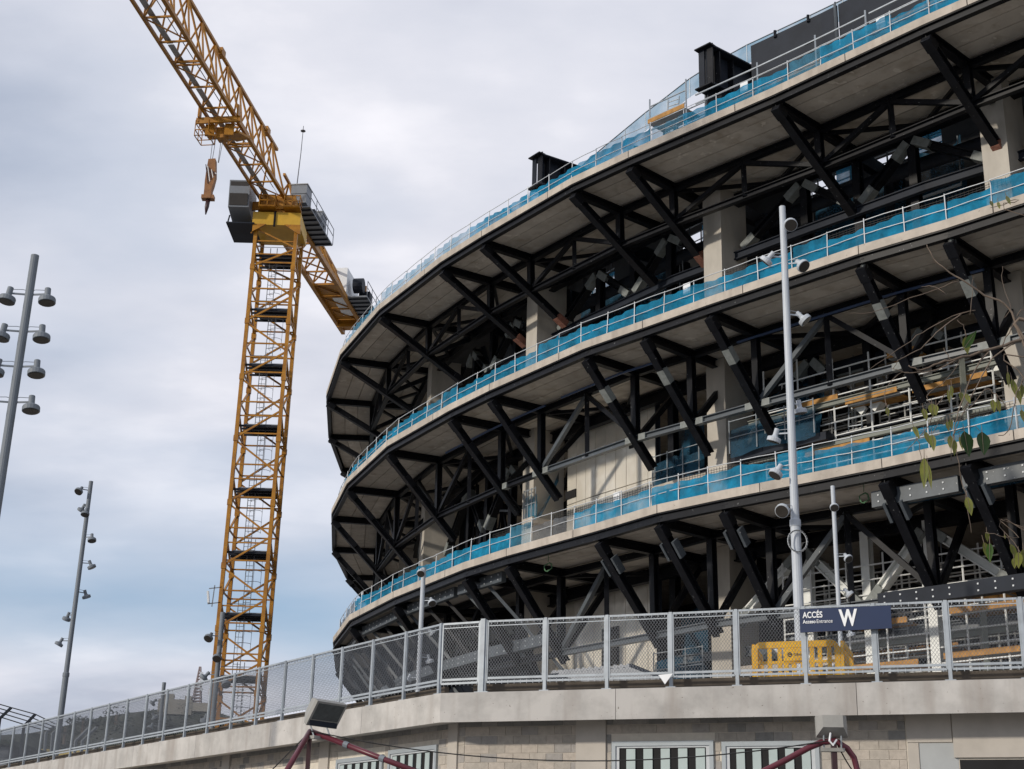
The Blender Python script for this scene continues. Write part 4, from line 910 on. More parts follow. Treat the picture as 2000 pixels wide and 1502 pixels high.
def barrier(label, a, d, n, L=2.0, H=1.08):
    root = empty('plastic_barrier', a, label, 'barrier', 'yellow plastic barriers behind the mesh fence')
    def bx(x0, x1, z0, z1, dp=.05, mt='barrier', nm='bar', par=root):
        P = [a+d*x0-n*dp/2, a+d*x1-n*dp/2, a+d*x1+n*dp/2, a+d*x0+n*dp/2]
        return MB().hexa([p+V((0, 0, z0)) for p in P]+[p+V((0, 0, z1)) for p in P]).build(nm, mt, par)
    bx(.14, L-.14, H-.14, H, .07, nm='top_rail'); bx(.03, L-.03, .28, .40, .06, nm='mid_rail'); bx(.08, L-.08, .60, .66, .05, nm='mid_rail'); bx(.1, L-.1, .06, .12, .05, nm='foot_rail')
    for q in (0, L-.12):
        MB().hexa([a+d*(q+(.12 if (q == 0) == (z == 0) else 0)*0+x)+n*y+V((0, 0, z)) for z, x_ in ((.06, 0),) for x, y in ((.05, -.035), (.12, -.035), (.12, .035), (.05, .035))]+[a+d*(q+x)+n*y+V((0, 0, .3)) for x, y in ((0, -.035), (.12, -.035), (.12, .035), (0, .035))]).build('end_post', 'barrier', root)
        bx(q, q+.12, .3, H-.16, .07, nm='end_post'); sg_ = .14 if q == 0 else -.14
        MB().hexa([a+d*(q+x)+n*y+V((0, 0, H-.16)) for x, y in ((0, -.035), (.12, -.035), (.12, .035), (0, .035))]+[a+d*(q+x+sg_*.6)+n*y+V((0, 0, H-.02)) for x, y in ((.03, -.035), (.10, -.035), (.10, .035), (.03, .035))]).build('end_post', 'barrier', root)
    for x in (.33, .55, 1.25, 1.42, 1.62): bx(x, x+.09, .40, H-.14, .045, nm='bar')
    for x in (.25, .42, .6, .78, 1.25, 1.4, 1.62): bx(x, x+.09, .12, .28, .045, nm='bar')
    for x in (.68, .85, 1.05): bx(x, x+.10, .40, .6, .04, nm='bar')
    pl = bx(.68, 1.12, .62, H-.12, .05, nm='name_plate')
    return root, pl, bx
ba = onR(6.22, PZ-.05, .75); b1, pl, bx = barrier('yellow plastic barrier with a small dark emblem, facing the fence under the blue sign', ba, dR, nR, 1.9)
cu = MB(); c0 = ba+dR*.82+V((0, 0, .79))-nR*.032
for i in range(14): a0, a1 = 2*math.pi*i/14, 2*math.pi*(i+1)/14; cu.beam(c0+dR*.042*math.cos(a0)+V((0, 0, .042*math.sin(a0))), c0+dR*.042*math.cos(a1)+V((0, 0, .042*math.sin(a1))), .02, .006, up=tuple(nR))
cu.beam(c0-dR*.02, c0+dR*.025+V((0, 0, .012)), .015, .006, up=tuple(nR)); cu.build('emblem', 'cable', pl)
text('Gilma', .085, (ba-PR0).dot(dR)+.90, PZ-.05+.765, 'cable', pl, off=.75-.03)
d2 = (-dR*.03+nR*.97).normalized(); barrier('yellow plastic barrier set at an angle, at the right end of the front yellow barrier', onR(8.16, PZ-.05, .72), d2, V((-d2.y, d2.x, 0)), 1.9)
d3 = (-dR*.1+nR*1).normalized(); barrier('yellow plastic barrier set at an angle, at the left end of the front yellow barrier', onR(6.22, PZ-.05, .82), d3, V((-d3.y, d3.x, 0)), 1.9)
ps = MB().add([onR(4.3, PZ+.27, -.03), onR(4.62, PZ+.29, -.03), onR(4.45, PZ+.06, -.06)], [(0, 1, 2)]).add([onR(4.3, PZ+.272, -.01), onR(4.62, PZ+.292, -.01), onR(4.45, PZ+.062, -.04)], [(2, 1, 0)])
tag(ps.build('paper_sheet', 'white', org=onR(4.3, PZ, -.03), kind=None), 'torn white plastic scrap caught on the bottom rail of the mesh fence', 'plastic scrap')
# corrugated shed roof behind the fence
sh = empty('site_shed', (4.0, 38.5, PZ), 'low shed with grey corrugated roof just behind the mesh fence, below the shiny wall panels', 'shed')
def Q(u, v, y): return atY(u, v, y)
A, B_, C_, D_ = Q(1075, 1312, 41.5), Q(1232, 1298, 38.2), Q(1302, 1326, 36.5), Q(1150, 1330, 39.5)
rf = MB(); n_ = 26
for i in range(n_+1):
    q = i/n_; dz = .045*(1 if i % 2 else -1); rf.v += [A.lerp(B_, q)+V((0, 0, dz)), D_.lerp(C_, q)+V((0, 0, dz))]
for i in range(n_): rf.f.append((2*i, 2*i+2, 2*i+3, 2*i+1))
rf.build('roof', 'corr', sh)
B('eaves_beam', 'dark_grey', sh, A-V((0, 0, .16)), B_-V((0, 0, .16)), .08, .2); B('shed_wall', 'corr', sh, V((A.x+.3, A.y, PZ+.35)), V((B_.x-.1, B_.y, PZ+.35)), .06, .7)
B('verge', 'dark_grey', sh, B_-V((0, 0, .02)), C_-V((0, 0, .02)), .1, .08)
# stacked sheets behind the left fence
sk = empty('sheet_stack', (-1.8, 46, PZ), 'stack of pale corrugated sheets lying behind the left end of the fence corner', 'sheet stack')
for i in range(4): MB().beam((-3.2+.1*i, 45.5, PZ+.12+.14*i), (.6+.2*i, 43.0, PZ+.12+.14*i), 1.6, .06).build('sheet', 'corr', sk)
# ---------------------------------------------------------------- site scaffolds inside the stadium, right side
def scaffold(name, label, k, s0, s1, inw0, inw1, z0, z1, bay=.5, lift=1.0, planks=(), seed=0, cat='scaffold', dens=1):
    rnd = random.Random(seed); root = empty(name, P3(k, s0, inw0, z0), label, cat, None); n = max(1, int(round((s1-s0)/bay)))
    for i in range(n+1):
        s = s0+(s1-s0)*i/n
        for w_ in (inw0, inw1): MB().tube([P3(k, s, w_, z0), P3(k, s, w_, z1+rnd.uniform(-.2, .3))], .035, 5).build('standard', 'tube' if dens else 'galv', root)
        z = z0+lift
        while z < z1: B('transom', 'galv', root, P3(k, s, inw0, z), P3(k, s, inw1, z), .05); z += lift*2
    z = z0+.5
    while z < z1:
        for w_ in (inw0, inw1): MB().tube([P3(k, s0, w_, z), P3(k, (s0+s1)/2, w_, z), P3(k, s1, w_, z)], .03, 5).build('ledger', 'tube' if dens else 'galv', root)
        z += .5*lift
    for zp, a, b in planks:
        p0, p1 = P3(k, a, inw0-.12, zp), P3(k, b, inw0-.12, zp)
        B('toe_board', 'plank', root, p0, p1, .04, .19)
        for j in range(3):
            w_ = inw0+.12+.3*j; B('deck_board', 'plank' if j else 'corr', root, P3(k, a, w_, zp-.08), P3(k, b, w_, zp-.08), .27, .05)
    # ladder
    la = P3(k, s0+(s1-s0)*.62, inw0+.25, z0); lb = la+V((.3, .1, min(4.5, z1-z0))); ld = MB(); t_ = (lb-la); px = V((.2, -.15, 0))
    ld.beam(la-px, lb-px, .04).beam(la+px, lb+px, .04)
    k_ = 0.05
    while k_ < 1: c = la+t_*k_; ld.beam(c-px, c+px, .03); k_ += .07
    ld.build('ladder', 'galv', root, kind='stuff')
    return root
F1, F2 = FL[1][0], FL[2][0]
scaffold('scaffold', 'steel tube scaffold with orange boards filling the middle storey right of the tall column', 2, .35, 3.4, 4.75, 5.9, F2, F2+6.0, planks=[(F2+1.9, .4, .95), (F2+2.2, 1.0, 1.6), (F2+3.9, .4, 1.3), (F2+4.1, 1.5, 2.2), (F2+2.5, 1.9, 2.8), (F2+4.4, 2.3, 3.0), (F2+.9, 2.2, 3.3), (F2+5.4, 1.2, 1.6)], seed=3)
scaffold('scaffold', 'steel tube scaffold with orange boards in the podium storey, behind the blue sign', 1, -.4, 3.4, 4.75, 5.9, F1, F1+6.8, planks=[(F1+.5, .2, 1.1), (F1+.4, 1.3, 2.3), (F1+1.7, .1, .9), (F1+1.6, 1.1, 2.1), (F1+3.2, .4, 1.3), (F1+3.1, 1.6, 2.5), (F1+4.6, .3, 1.2), (F1+4.5, 1.7, 2.4), (F1+1.5, 2.4, 3.2)], seed=4)
scaffold('scaffold', 'darker tube scaffold at the right edge of the podium storey, behind the perforated beam', 1, -3.4, -.6, 5.6, 6.8, F1, F1+5.8, planks=[(F1+.5, -1.6, -.9)], seed=5)
scaffold('scaffold', 'small scaffold tower with one orange deck on the top deck beside the larger roof girder', 3, 3.5, 4.05, 1.5, 2.7, h3, h3+3.0, bay=.55, lift=1.1, planks=[(h3+1.95, 3.5, 4.05)], seed=6, dens=0)
scaffold('scaffold', 'dim tube scaffold deep inside the middle storey, behind the orange boarded one', 2, -1.0, 3.6, 6.8, 8.2, F2, F2+5.8, bay=.35, lift=.9, planks=[(F2+1.4, .2, 1.4), (F2+3.2, 1.4, 2.8)], seed=8)
scaffold('scaffold', 'dim tube scaffold deep inside the podium storey, behind the orange boarded one', 1, -1.2, 3.7, 6.9, 8.2, F1, F1+6.6, bay=.4, lift=.9, planks=[(F1+2.4, .4, 1.8), (F1+3.9, 1.5, 3.0), (F1+5.3, .2, 1.4)], seed=9)
for i in range(26):   # light frames, ducts and hangers fixed inside the storeys
    k = random.choice((1, 2, 3)); F0 = FL[k][0]; T0 = FL[k][1]; s_ = random.uniform(-1.5, 3.6) if i % 2 else random.uniform(4.2, 11); i_ = random.uniform(6, 7.4); a = P3(2, s_, i_, random.uniform(F0+1.5, T0-.6))
    if 5.3 < s_ < 7.7 and k < 3: continue
    B('hanger_frame', 'primer' if i % 3 else 'galv', stad, a, P3(2, s_+random.uniform(.2, .7), i_, a.z+random.choice((0, 0, .5))), .07, .09); B('hanger_rod', 'galv', stad, a, V((a.x, a.y, T0-.1)), .035)
for k, s0_, s1_, i_, dz_ in ((3, -2, 3.8, 6.4, -1.2), (2, -3, 3.8, 6.2, -1.0), (3, 4.4, 8, 6.2, -1.3)):
    MB().tube([P3(2, s_, i_, HL[k]+dz_) for s_ in [s0_+(s1_-s0_)*j/5 for j in range(6)]], .28, 10).build('duct', 'dark_grey', stad, smooth=True)
# grey-green cladding rails in front of the scaffolds
for k, F0, zs in ((2, F2, (1.0, 2.7, 4.2)), (1, F1, (.9, 2.4, 3.9))):
    for z in zs: MB().ibeam(P3(2, .2, 4.55, F0+z+.0), P3(2, 3.6, 4.55, F0+z+.0), .16, .2, .03).build('cladding_rail', 'sage', stad)
    for s in (.65, 2.9): MB().beam(P3(2, s, 4.45, F0), P3(2, s, 4.45, F0+4.8), .16, .16).build('cladding_post', 'sage', stad)
cr = MB()
for i in range(40): s = .5+i*.055; cr.beam(P3(2, s, 4.7, F2+1.28), P3(2, s, 5.3, F2+1.28), .09, .06)
cr.build('corrugated_edge', 'sage', stad, kind='stuff')
# green hose coils
for q, (u, v) in enumerate(((1041, 1076), (1647, 926), (658, 1250))):
    c = P3(1, [6.45, 1.4, 13.3, 4.4][q], .9, HL[1]-.55); mb = MB()
    mb.tube([c+V((.15*math.cos(a*.6)*(1+.1*math.sin(a)), .16*math.sin(a*.6)*.4, .17*math.sin(a*.6+.2)+.03*math.sin(a*1.7))) for a in range(24)], .016, 5); mb.tube([c+V((0, 0, .2)), c+V((.02, 0, .5))], .012, 4)
    tag(mb.build('hose_coil', 'greenrope', org=c), ['coil of green hose hanging under the lowest deck, near the middle of the photo', 'coil of pale green hose hanging under the lowest deck beside the tall white lamp post', 'green hose hanging at the far left tip of the lowest deck', 'green hose hanging under the lowest deck below the shiny wall panels'][q], 'hose', 'green hose coils under the lowest deck')
# blue pipes clipped beneath the soffits
for k, s0_, s1_, i_ in ((2, 0, 3.2, 2.45), (2, 4.4, 6.2, 1.9), (2, 6.6, 9.3, 2.0), (1, -1, 1.2, 2.2)):
    c = [s0_]+[s for s in TR[k] if s0_ < s < s1_]+[s1_]; MB().tube([P3(k, s, i_, HL[k]-.55) for s in c], .05, 6).build('blue_pipe', 'tarp' if k == 1 else mat('blue_pipe_paint', (.03, .06, .14), .4), stad)
# ---------------------------------------------------------------- street floodlights with maroon poles
def floodlight(label, c, look, side, wd=.46, face='glass'):
    root = empty('floodlight', c, label, 'floodlight', 'floodlights on maroon poles'); lk = V(look).normalized(); sd_ = V(side).normalized(); upv = sd_.cross(lk).normalized()
    if upv.z < 0: upv = -upv
    def pt(x, y, z): return V(c)+sd_*x+lk*y+upv*z
    h = wd/2; bk_ = wd*.32; hh = wd*.34
    f = [pt(-h, .06, -hh), pt(h, .06, -hh), pt(h, .06, hh), pt(-h, .06, hh)]; b = [pt(-bk_, -.16, -hh*.6), pt(bk_, -.16, -hh*.6), pt(bk_, -.16, hh*.6), pt(-bk_, -.16, hh*.6)]
    m0 = [pt(-h*.98, .0, -hh*.98), pt(h*.98, .0, -hh*.98), pt(h*.98, .0, hh*.98), pt(-h*.98, .0, hh*.98)]
    mb = MB(); mb.add(b+m0+f, [(0, 1, 2, 3), (0, 4, 5, 1), (1, 5, 6, 2), (2, 6, 7, 3), (3, 7, 4, 0), (4, 8, 9, 5), (5, 9, 10, 6), (6, 10, 11, 7), (7, 11, 8, 4), (8, 11, 10, 9)]); hs_ = mb.build('housing', 'floodbody', root)
    gl = MB(); gl.add([pt(-h*.86, .066, -hh*.45), pt(h*.86, .066, -hh*.45), pt(h*.86, .066, hh*.84), pt(-h*.86, .066, hh*.84), pt(-h*.86, .060, -hh*.45), pt(h*.86, .060, -hh*.45), pt(h*.86, .060, hh*.84), pt(-h*.86, .060, hh*.84)], [(0, 1, 2, 3), (0, 4, 5, 1), (1, 5, 6, 2), (2, 6, 7, 3), (3, 7, 4, 0)]); gl.build('glass', 'floodglass', hs_)
    B('lower_cover', 'dark_grey', hs_, pt(-h*.9, .065, -hh*.68), pt(h*.9, .065, -hh*.68), .02, hh*.5)
    for q in (-1, 1): MB().tube([pt(q*h*.55, -.02, -hh), V(c)+sd_*(q*h*.55)-V((0, 0, hh+.16))], .011, 5).build('yoke', 'galv', root)
    MB().beam(V(c)-sd_*h*.75-V((0, 0, hh+.15)), V(c)+sd_*h*.75-V((0, 0, hh+.15)), .10, .04).build('mounting_plate', 'floodbody', root); return root
fl = atY(634, 1392, 19.0); floodlight('grey floodlight tilted toward the camera on a maroon frame, left foreground', fl, (.62, -.55, -.56), (.66, .75, .0), .52)
fr = atY(1624, 1418, 17.0); floodlight('pale grey floodlight seen from behind on a curved maroon tube, right foreground', fr, (.1, 1, -.25), (1, -.12, .0), .36)
pb = atY(606, 1428, 19.0)
fm = empty('maroon_frame', (pb.x, pb.y, 0), 'maroon tube frame with a straight post and sloping arms under the left floodlight', 'pole')
MB().beam((pb.x, pb.y, 0), pb, .055, .055).build('post', 'maroon_d', fm)
e1 = atY(860, 1525, 18.2); MB().tube([pb, e1], .036, 8).build('arm', 'maroon', fm, smooth=True); e2 = atY(545, 1530, 18.0); MB().tube([pb, e2], .036, 8).build('arm', 'maroon', fm, smooth=True)
MB().tube([e1, e1+V((.2, 0, -.9)), V((e1.x+.2, e1.y, 0))], .036, 8).build('arm', 'maroon', fm); MB().tube([e2, V((e2.x-.1, e2.y, 0))], .036, 8).build('arm', 'maroon', fm)
for q in (.27, .55, .83): d = (e1-pb); MB().tube([pb+d*q, pb+d*(q+.035)], .043, 8).build('clamp', 'polegrey2', fm)
pr_ = atY(1628, 1450, 17.0)
fm2 = empty('maroon_frame', (pr_.x, pr_.y, 0), 'curved maroon tube arch with a straight post under the right floodlight', 'pole')
MB().beam((pr_.x-.01, pr_.y, 0), pr_-V((0, 0, .02)), .06, .06).build('post', 'maroon_d', fm2)
pts = [atY(1480, 1512, 17), atY(1530, 1487, 17), atY(1580, 1460, 17), atY(1605, 1450, 17), atY(1632, 1447, 17), atY(1655, 1462, 17), atY(1668, 1480, 17), atY(1676, 1510, 17)]
pts = [V((pts[0].x-.25, pts[0].y, 0))]+[V((pts[0].x-.12, pts[0].y, pts[0].z-.15))]+pts+[V((pts[-1].x+.02, pts[-1].y, 0))]
MB().tube(pts, .036, 8).build('arch', 'maroon', fm2, smooth=True)
MB().tube([atY(1622, 1432, 16.9), atY(1620, 1447, 16.8), atY(1627, 1455, 16.8), atY(1634, 1445, 16.9)], .012, 6).build('lead', 'letter', fm2)
# cables between and below the floodlights
def sag(a, b, d, n=14): return [a.lerp(b, i/n)-V((0, 0, d*4*(i/n)*(1-i/n))) for i in range(n+1)]
c = MB().tube(sag(atY(606, 1427, 18.9), atY(1622, 1446, 16.9), .30, 30), .0075, 4); tag(c.build('overhead_cable', 'cable', org=pb), 'thin black cable sagging between the two floodlights across the block wall', 'cable')
c = MB().tube(sag(pb, atY(530, 1505, 18.6), .0), .008, 4); tag(c.build('stay_cable', 'cable', org=pb-V((0, 0, .05))), 'thin black cable sloping down to the left from the left floodlight', 'cable')
c = MB().tube(sag(atY(1632, 1446, 17), atY(1665, 1505, 17), .02), .008, 4); tag(c.build('stay_cable', 'cable', org=pr_), 'thin black cable hanging inside the curved maroon tube on the right', 'cable')
# ---------------------------------------------------------------- far left: hill, mast, castle, trees, buildings
ridge = [(-400, 1460), (-200, 1440), (0, 1436), (60, 1432), (120, 1420), (165, 1408), (215, 1398), (255, 1392), (290, 1388), (330, 1383), (390, 1380), (420, 1390), (460, 1402), (500, 1418), (560, 1440), (700, 1480), (900, 1510)]
hl = MB(); YB = 1500; rows = 10; rnd = random.Random(5)
for j in range(rows+1):
    for i, (u, v) in enumerate(ridge):
        p = atY(u, v, YB); q = j/rows; y = YB-700*q+ (60*math.sin(i*1.3+j) if 0 < j < rows else 0)
        hl.v.append(V((p.x*(y/YB), y, max(-2, p.z*(1-q)**1.1+(rnd.uniform(-4, 4) if 0 < j < rows else 0)-(3 if j == rows else 0)))))
n_ = len(ridge); o_ = len(hl.v)
for j in range(rows):
    for i in range(n_-1): a = j*n_+i; hl.f.append((a, a+1, a+n_+1, a+n_))
for i, (u, v) in enumerate(ridge): p = atY(u, v, YB); hl.v.append(V((p.x*1.3, YB+500, -3)))
for i in range(n_-1): hl.f.append((i, o_+i, o_+i+1, i+1))
hl.build('hill', 'hill', kind='structure', smooth=True)
def blob_tree(u, v, y, wd, ht, label, trunk=3, flat=.5, base=None):
    p = atY(u, v, y); root = empty('hill_tree', (p.x, p.y, p.z-trunk), label, 'tree', 'trees on the hillside')
    MB().tube([(p.x, p.y, p.z-trunk-2), (p.x, p.y, p.z)], wd*.04, 5).build('trunk', 'bark', root); rn = random.Random(u*7+v); mb = MB()
    p = p-V((0, 0, ht*.35)); wd *= .8
    for i in range(420):
        a = rn.uniform(0, 6.28); r = wd/2*math.sqrt(rn.random()); z = rn.uniform(-.5, 1)*ht*flat*(1-(r/(wd/2))**2*.7); c = p+V((r*math.cos(a), r*math.sin(a), z)); s = wd*rn.uniform(.02, .055)
        t = [c+V((rn.uniform(-s, s), rn.uniform(-s, s), rn.uniform(-s, s)*.7)) for _ in range(4)]; mb.add(t, [(0, 1, 2), (1, 2, 3), (0, 2, 3)])
    mb.build('crown', 'tree', root)
blob_tree(164, 1402, 900, 26, 9, 'flat topped umbrella pine on the hillside, seen through the left fence', 8)
blob_tree(128, 1420, 880, 22, 8, 'small spreading pine left of the umbrella pine on the hillside', 8)
blob_tree(228, 1396, 1200, 36, 20, 'round dense tree on the hill ridge right of the umbrella pine', 6, .8)
blob_tree(361, 1377, 1400, 26, 22, 'round tree beside the pale castle on the hilltop', 6, .8)
blob_tree(300, 1392, 1350, 30, 12, 'low tree on the ridge left of the castle', 5, .7)
blob_tree(479, 1404, 1300, 16, 16, 'small tree on the ridge right of the crane mast', 6, .9)
blob_tree(425, 1398, 1350, 22, 10, 'low tree on the ridge under the crane mast', 5, .7)
sb_ = MB(); rn = random.Random(11)
for i in range(2600):
    k_ = rn.random(); u = 40+560*rn.random(); y = 820+670*rn.random()
    # height of the hill at this column
    for (u0, v0), (u1, v1) in zip(ridge, ridge[1:]):
        if u0 <= u <= u1: v = v0+(v1-v0)*(u-u0)/(u1-u0)
    pz = atY(u, v, YB); q = (YB-y)/700; z = pz.z*(1-q)**1.1; c = V((pz.x*y/YB, y, z)); s = rn.uniform(1.5, 4)
    sb_.add([c+V((rn.uniform(-s, s), rn.uniform(-s, s), rn.uniform(-.3, 1)*s*.6)) for _ in range(4)], [(0, 1, 2), (1, 2, 3), (0, 2, 3)])
tag(sb_.build('hillside_scrub', 'tree', org=(-200, 1200, 60), kind='stuff'), 'dark scrub scattered over the hillside', 'scrub')
c = atY(343, 1382, 1400); cs = empty('hilltop_castle', (c.x, c.y, c.z-8), 'pale stone castle ruin on the hilltop left of the radio mast', 'building')
MB().box((c.x, c.y, c.z), 32, 14, 14, .1).build('wall', 'stone', cs); MB().box((c.x-8, c.y-2, c.z+8), 12, 10, 8, .1).build('tower', 'stone', cs); MB().box((c.x+12, c.y-2, c.z+7), 6, 8, 7, .1).build('tower', 'stone', cs)
c = atY(383, 1384, 1400); rm = empty('radio_mast', (c.x, c.y, c.z), 'thin lattice radio mast on the hilltop left of the crane', 'mast'); top = atY(385, 1302, 1400).z
MB().box((c.x, c.y, c.z+1), 26, 10, 8).build('base_building', 'stone', rm)
hh = top-c.z
for sx, sy in ((-1, -1), (1, -1), (1, 1), (-1, 1)): MB().beam((c.x+sx*4, c.y+sy*4, c.z+4), (c.x+sx*.6, c.y+sy*.6, top), .9).build('leg', 'metalmast', rm)
for i in range(12):
    q = i/12; w_ = 4*(1-q)+.6*q; w2 = 4*(1-(i+1)/12)+.6*(i+1)/12; z = c.z+4+(hh-4)*q; z2 = c.z+4+(hh-4)*(i+1)/12
    MB().beam((c.x-w_, c.y-w_, z), (c.x+w2, c.y-w2, z2), .6).build('brace', 'metalmast', rm); MB().box((c.x, c.y, z), w_*2+.6, w_*2+.6, .8).build('ring', 'metalmast', rm)
    if i in (4, 6, 7, 9): MB().lathe((c.x+w_+1, c.y-w_-1, z+2), (.3, -1, 0), [(0, 0), (1.6, .3), (1.8, .8)], 8).build('dish', 'white', rm)
# grey clad building with barbed wire posts at the left edge
a = atY(-60, 1440, 66); b = atY(22, 1432, 66)
gb = empty('grey_shed', (b.x-3, 67, 0), 'grey boarded building at the far left edge behind the fence', 'building')
for i in range(16): MB().beam((a.x-6, 66, .25+i*.46), (b.x, 66, .25+i*.46), .12, .44).build('cladding_board', 'cabgrey', gb)
MB().box(((a.x-6+b.x)/2, 69, 3.7), b.x-a.x+6, 5.7, 7.4).build('body', 'dark_grey', gb); MB().box(((a.x-6+b.x)/2, 68.8, 7.55), b.x-a.x+6.3, 6.4, .2).build('roof', 'tree', gb)
bw = empty('barbed_wire_fence', atY(60, 1440, 62)-V((0, 0, 1)), 'barbed wire strung on slanting arms above the fence at the left edge', 'fence')
AR = [(0, 1403, 22, 1382, 62), (47, 1418, 69, 1395, 62), (-40, 1392, -20, 1370, 62)]
for u0, v0, u1, v1, y in AR: MB().beam(atY(u0, v0, y), atY(u1, v1, y), .10, .10).build('arm', 'dark_grey', bw); p = atY(u0, v0, y); MB().beam((p.x, p.y, PZ-.1), p, .1).build('post', 'dark_grey', bw)
for q in (.1, .4, .7, 1): 
    P_ = []
    for u0, v0, u1, v1, y in (AR[2], AR[0], AR[1], (100, 1432+0, 108, 1414, 66)): P_.append(atY(u0+(u1-u0)*q, v0+(v1-v0)*q, y))
    MB().tube(P_, .022, 4).build('wire', 'cable', bw)
# tubular gates seen through the left fence
for j, (u0, v0, u1, v1, u2, v2, lab) in enumerate(((88, 1500, 90, 1432, 106, 1418, 'bent pale steel tube frame behind the left fence, leftmost'), (145, 1500, 148, 1447, 176, 1420, 'bent pale steel tube frame behind the left fence, second from the left'), (180, 1500, 182, 1465, 208, 1443, 'bent pale steel tube frame behind the left fence, third from the left'), (212, 1500, 215, 1475, 235, 1456, 'bent pale steel tube frame behind the left fence, nearest the crane'))):
    y = 78; A = atY(u0, v0, y); A.z = PZ-.1; Bq, Cq = atY(u1, v1, y), atY(u2, v2, y); r_ = empty('tube_frame', A, lab, 'frame', 'bent tube frames')
    for dx in (0, .35): MB().tube([A+V((dx, 0, 0)), Bq+V((dx, 0, 0)), Cq+V((dx, 0, 0))], .09, 6).build('tube', 'polegrey2', r_)
p = atY(90, 1494, 96); yb = empty('yellow_building', (p.x, 96, 0), 'low ochre yellow building behind the far left fence', 'building')
MB().box((p.x, 98, (p.z+1)/2), 5.5, 4, p.z+1).build('wall', 'yelwall', yb)
for q in (-1.6, 0, 1.6): MB().box((p.x+q, 95.98, p.z-.1), .5, .1, .6).build('window', 'dark', yb)
# ---------------------------------------------------------------- street tree at the right, close to the camera
tr0 = V((2.4, 3.3, 0)); te = empty('street_tree', tr0, 'thin twigs with yellow green leaves hanging into the right edge of the photo', 'tree')
TD = 3.3
def tp(u, v, d=TD): return atY(u, v, d)
MB().tube([tr0, tr0+V((.03, 0, 1.2)), tr0+V((-.02, .03, 2.3)), tr0+V((.05, 0, 3.4)), tr0+V((.1, 0, 4.2))], [.06, .05, .045, .03, .015], 8).build('trunk', 'bark', te, smooth=True)
root_pt = tr0+V((-.0, .02, 2.6))
def branch(px, r0, r1, first=None, d0=TD, d1=TD):
    pts = [tp(u, v, d0+(d1-d0)*i/max(1, len(px)-1)) for i, (u, v) in enumerate(px)]
    if first is not None: pts = [first]+pts
    # smooth
    out_ = []
    for i in range(len(pts)-1):
        p0, p1, p2, p3 = pts[max(i-1, 0)], pts[i], pts[i+1], pts[min(i+2, len(pts)-1)]
        for j in range(4):
            t = j/4; out_.append(.5*((2*p1)+(p2-p0)*t+(2*p0-5*p1+4*p2-p3)*t*t+(3*p1-p0-3*p2+p3)*t**3)+V((random.uniform(-.002, .002), random.uniform(-.004, .004), random.uniform(-.002, .002))))
    out_.append(pts[-1]); n = len(out_); MB().tube(out_, [r0+(r1-r0)*i/(n-1) for i in range(n)], 5).build('twig', 'bark', te, smooth=True)
branch([(2060, 640), (2000, 662), (1950, 678), (1880, 698), (1835, 708), (1800, 722), (1775, 714)], .0055, .0016, root_pt)
branch([(2010, 700), (1990, 650), (1970, 600), (1925, 575), (1875, 545), (1838, 520), (1820, 500), (1810, 478)], .0035, .0012, None)
branch([(1995, 660), (1940, 700), (1900, 770), (1862, 850)], .0022, .001); branch([(1935, 680), (1900, 730), (1880, 780), (1870, 810), (1862, 850), (1858, 900)], .0022, .0009)
branch([(1880, 698), (1830, 722), (1780, 728), (1740, 720)], .002, .0008); branch([(1880, 612), (1830, 650), (1800, 680), (1760, 700), (1745, 720)], .0016, .0008)
branch([(1905, 604), (1860, 618), (1800, 650), (1770, 672), (1700, 720)], .0015, .0007); branch([(1872, 548), (1800, 575), (1700, 610), (1660, 612)], .0014, .0006)
branch([(1850, 576), (1820, 560), (1800, 560)], .0014, .0008); branch([(1860, 704), (1848, 690), (1843, 680)], .0015, .0008); branch([(1958, 676), (1975, 640), (1990, 610), (2010, 600)], .0016, .001)
branch([(1895, 615), (1900, 560), (1902, 540)], .001, .0005); branch([(1960, 620), (1975, 600), (1958, 560), (1958, 520)], .001, .0005)
branch([(1858, 760), (1830, 790), (1815, 830), (1790, 860), (1765, 885)], .0014, .0007); branch([(1868, 880), (1875, 920), (1888, 980), (1897, 1040)], .0012, .0007); branch([(1790, 850), (1798, 890), (1805, 930)], .001, .0006)
branch([(1985, 770), (1970, 840), (1950, 850)], .0015, .001); branch([(2040, 1060), (1990, 1050), (1960, 1048), (1925, 1040)], .0014, .0008, tr0+V((-.02, .03, 1.7))); branch([(2030, 1040), (1995, 1080), (1985, 1110)], .0013, .0008, tr0+V((-.02, .03, 1.9)))
branch([(2030, 430), (1990, 392), (1960, 400), (1935, 405)], .0014, .0008, tr0+V((.03, 0, 3.0))); branch([(2030, 700), (2000, 740), (1985, 770)], .002, .0014, root_pt)
branch([(1968, 800), (1945, 770), (1925, 760), (1900, 790), (1880, 810)], .0014, .0008)
branch([(1900, 770), (1880, 800), (1840, 815), (1822, 845)], .0014, .0007); branch([(1862, 850), (1868, 845), (1884, 842)], .0010, .0007); branch([(1884, 835), (1900, 832), (1918, 842)], .0009, .0006); branch([(1862, 850), (1872, 838), (1884, 835)], .0009, .0006)
branch([(1820, 788), (1812, 770), (1850, 740), (1880, 698)], .0012, .0007); branch([(1732, 795), (1728, 760), (1760, 728), (1780, 728)], .0010, .0005); branch([(1886, 657), (1884, 640), (1870, 625)], .0010, .0006)
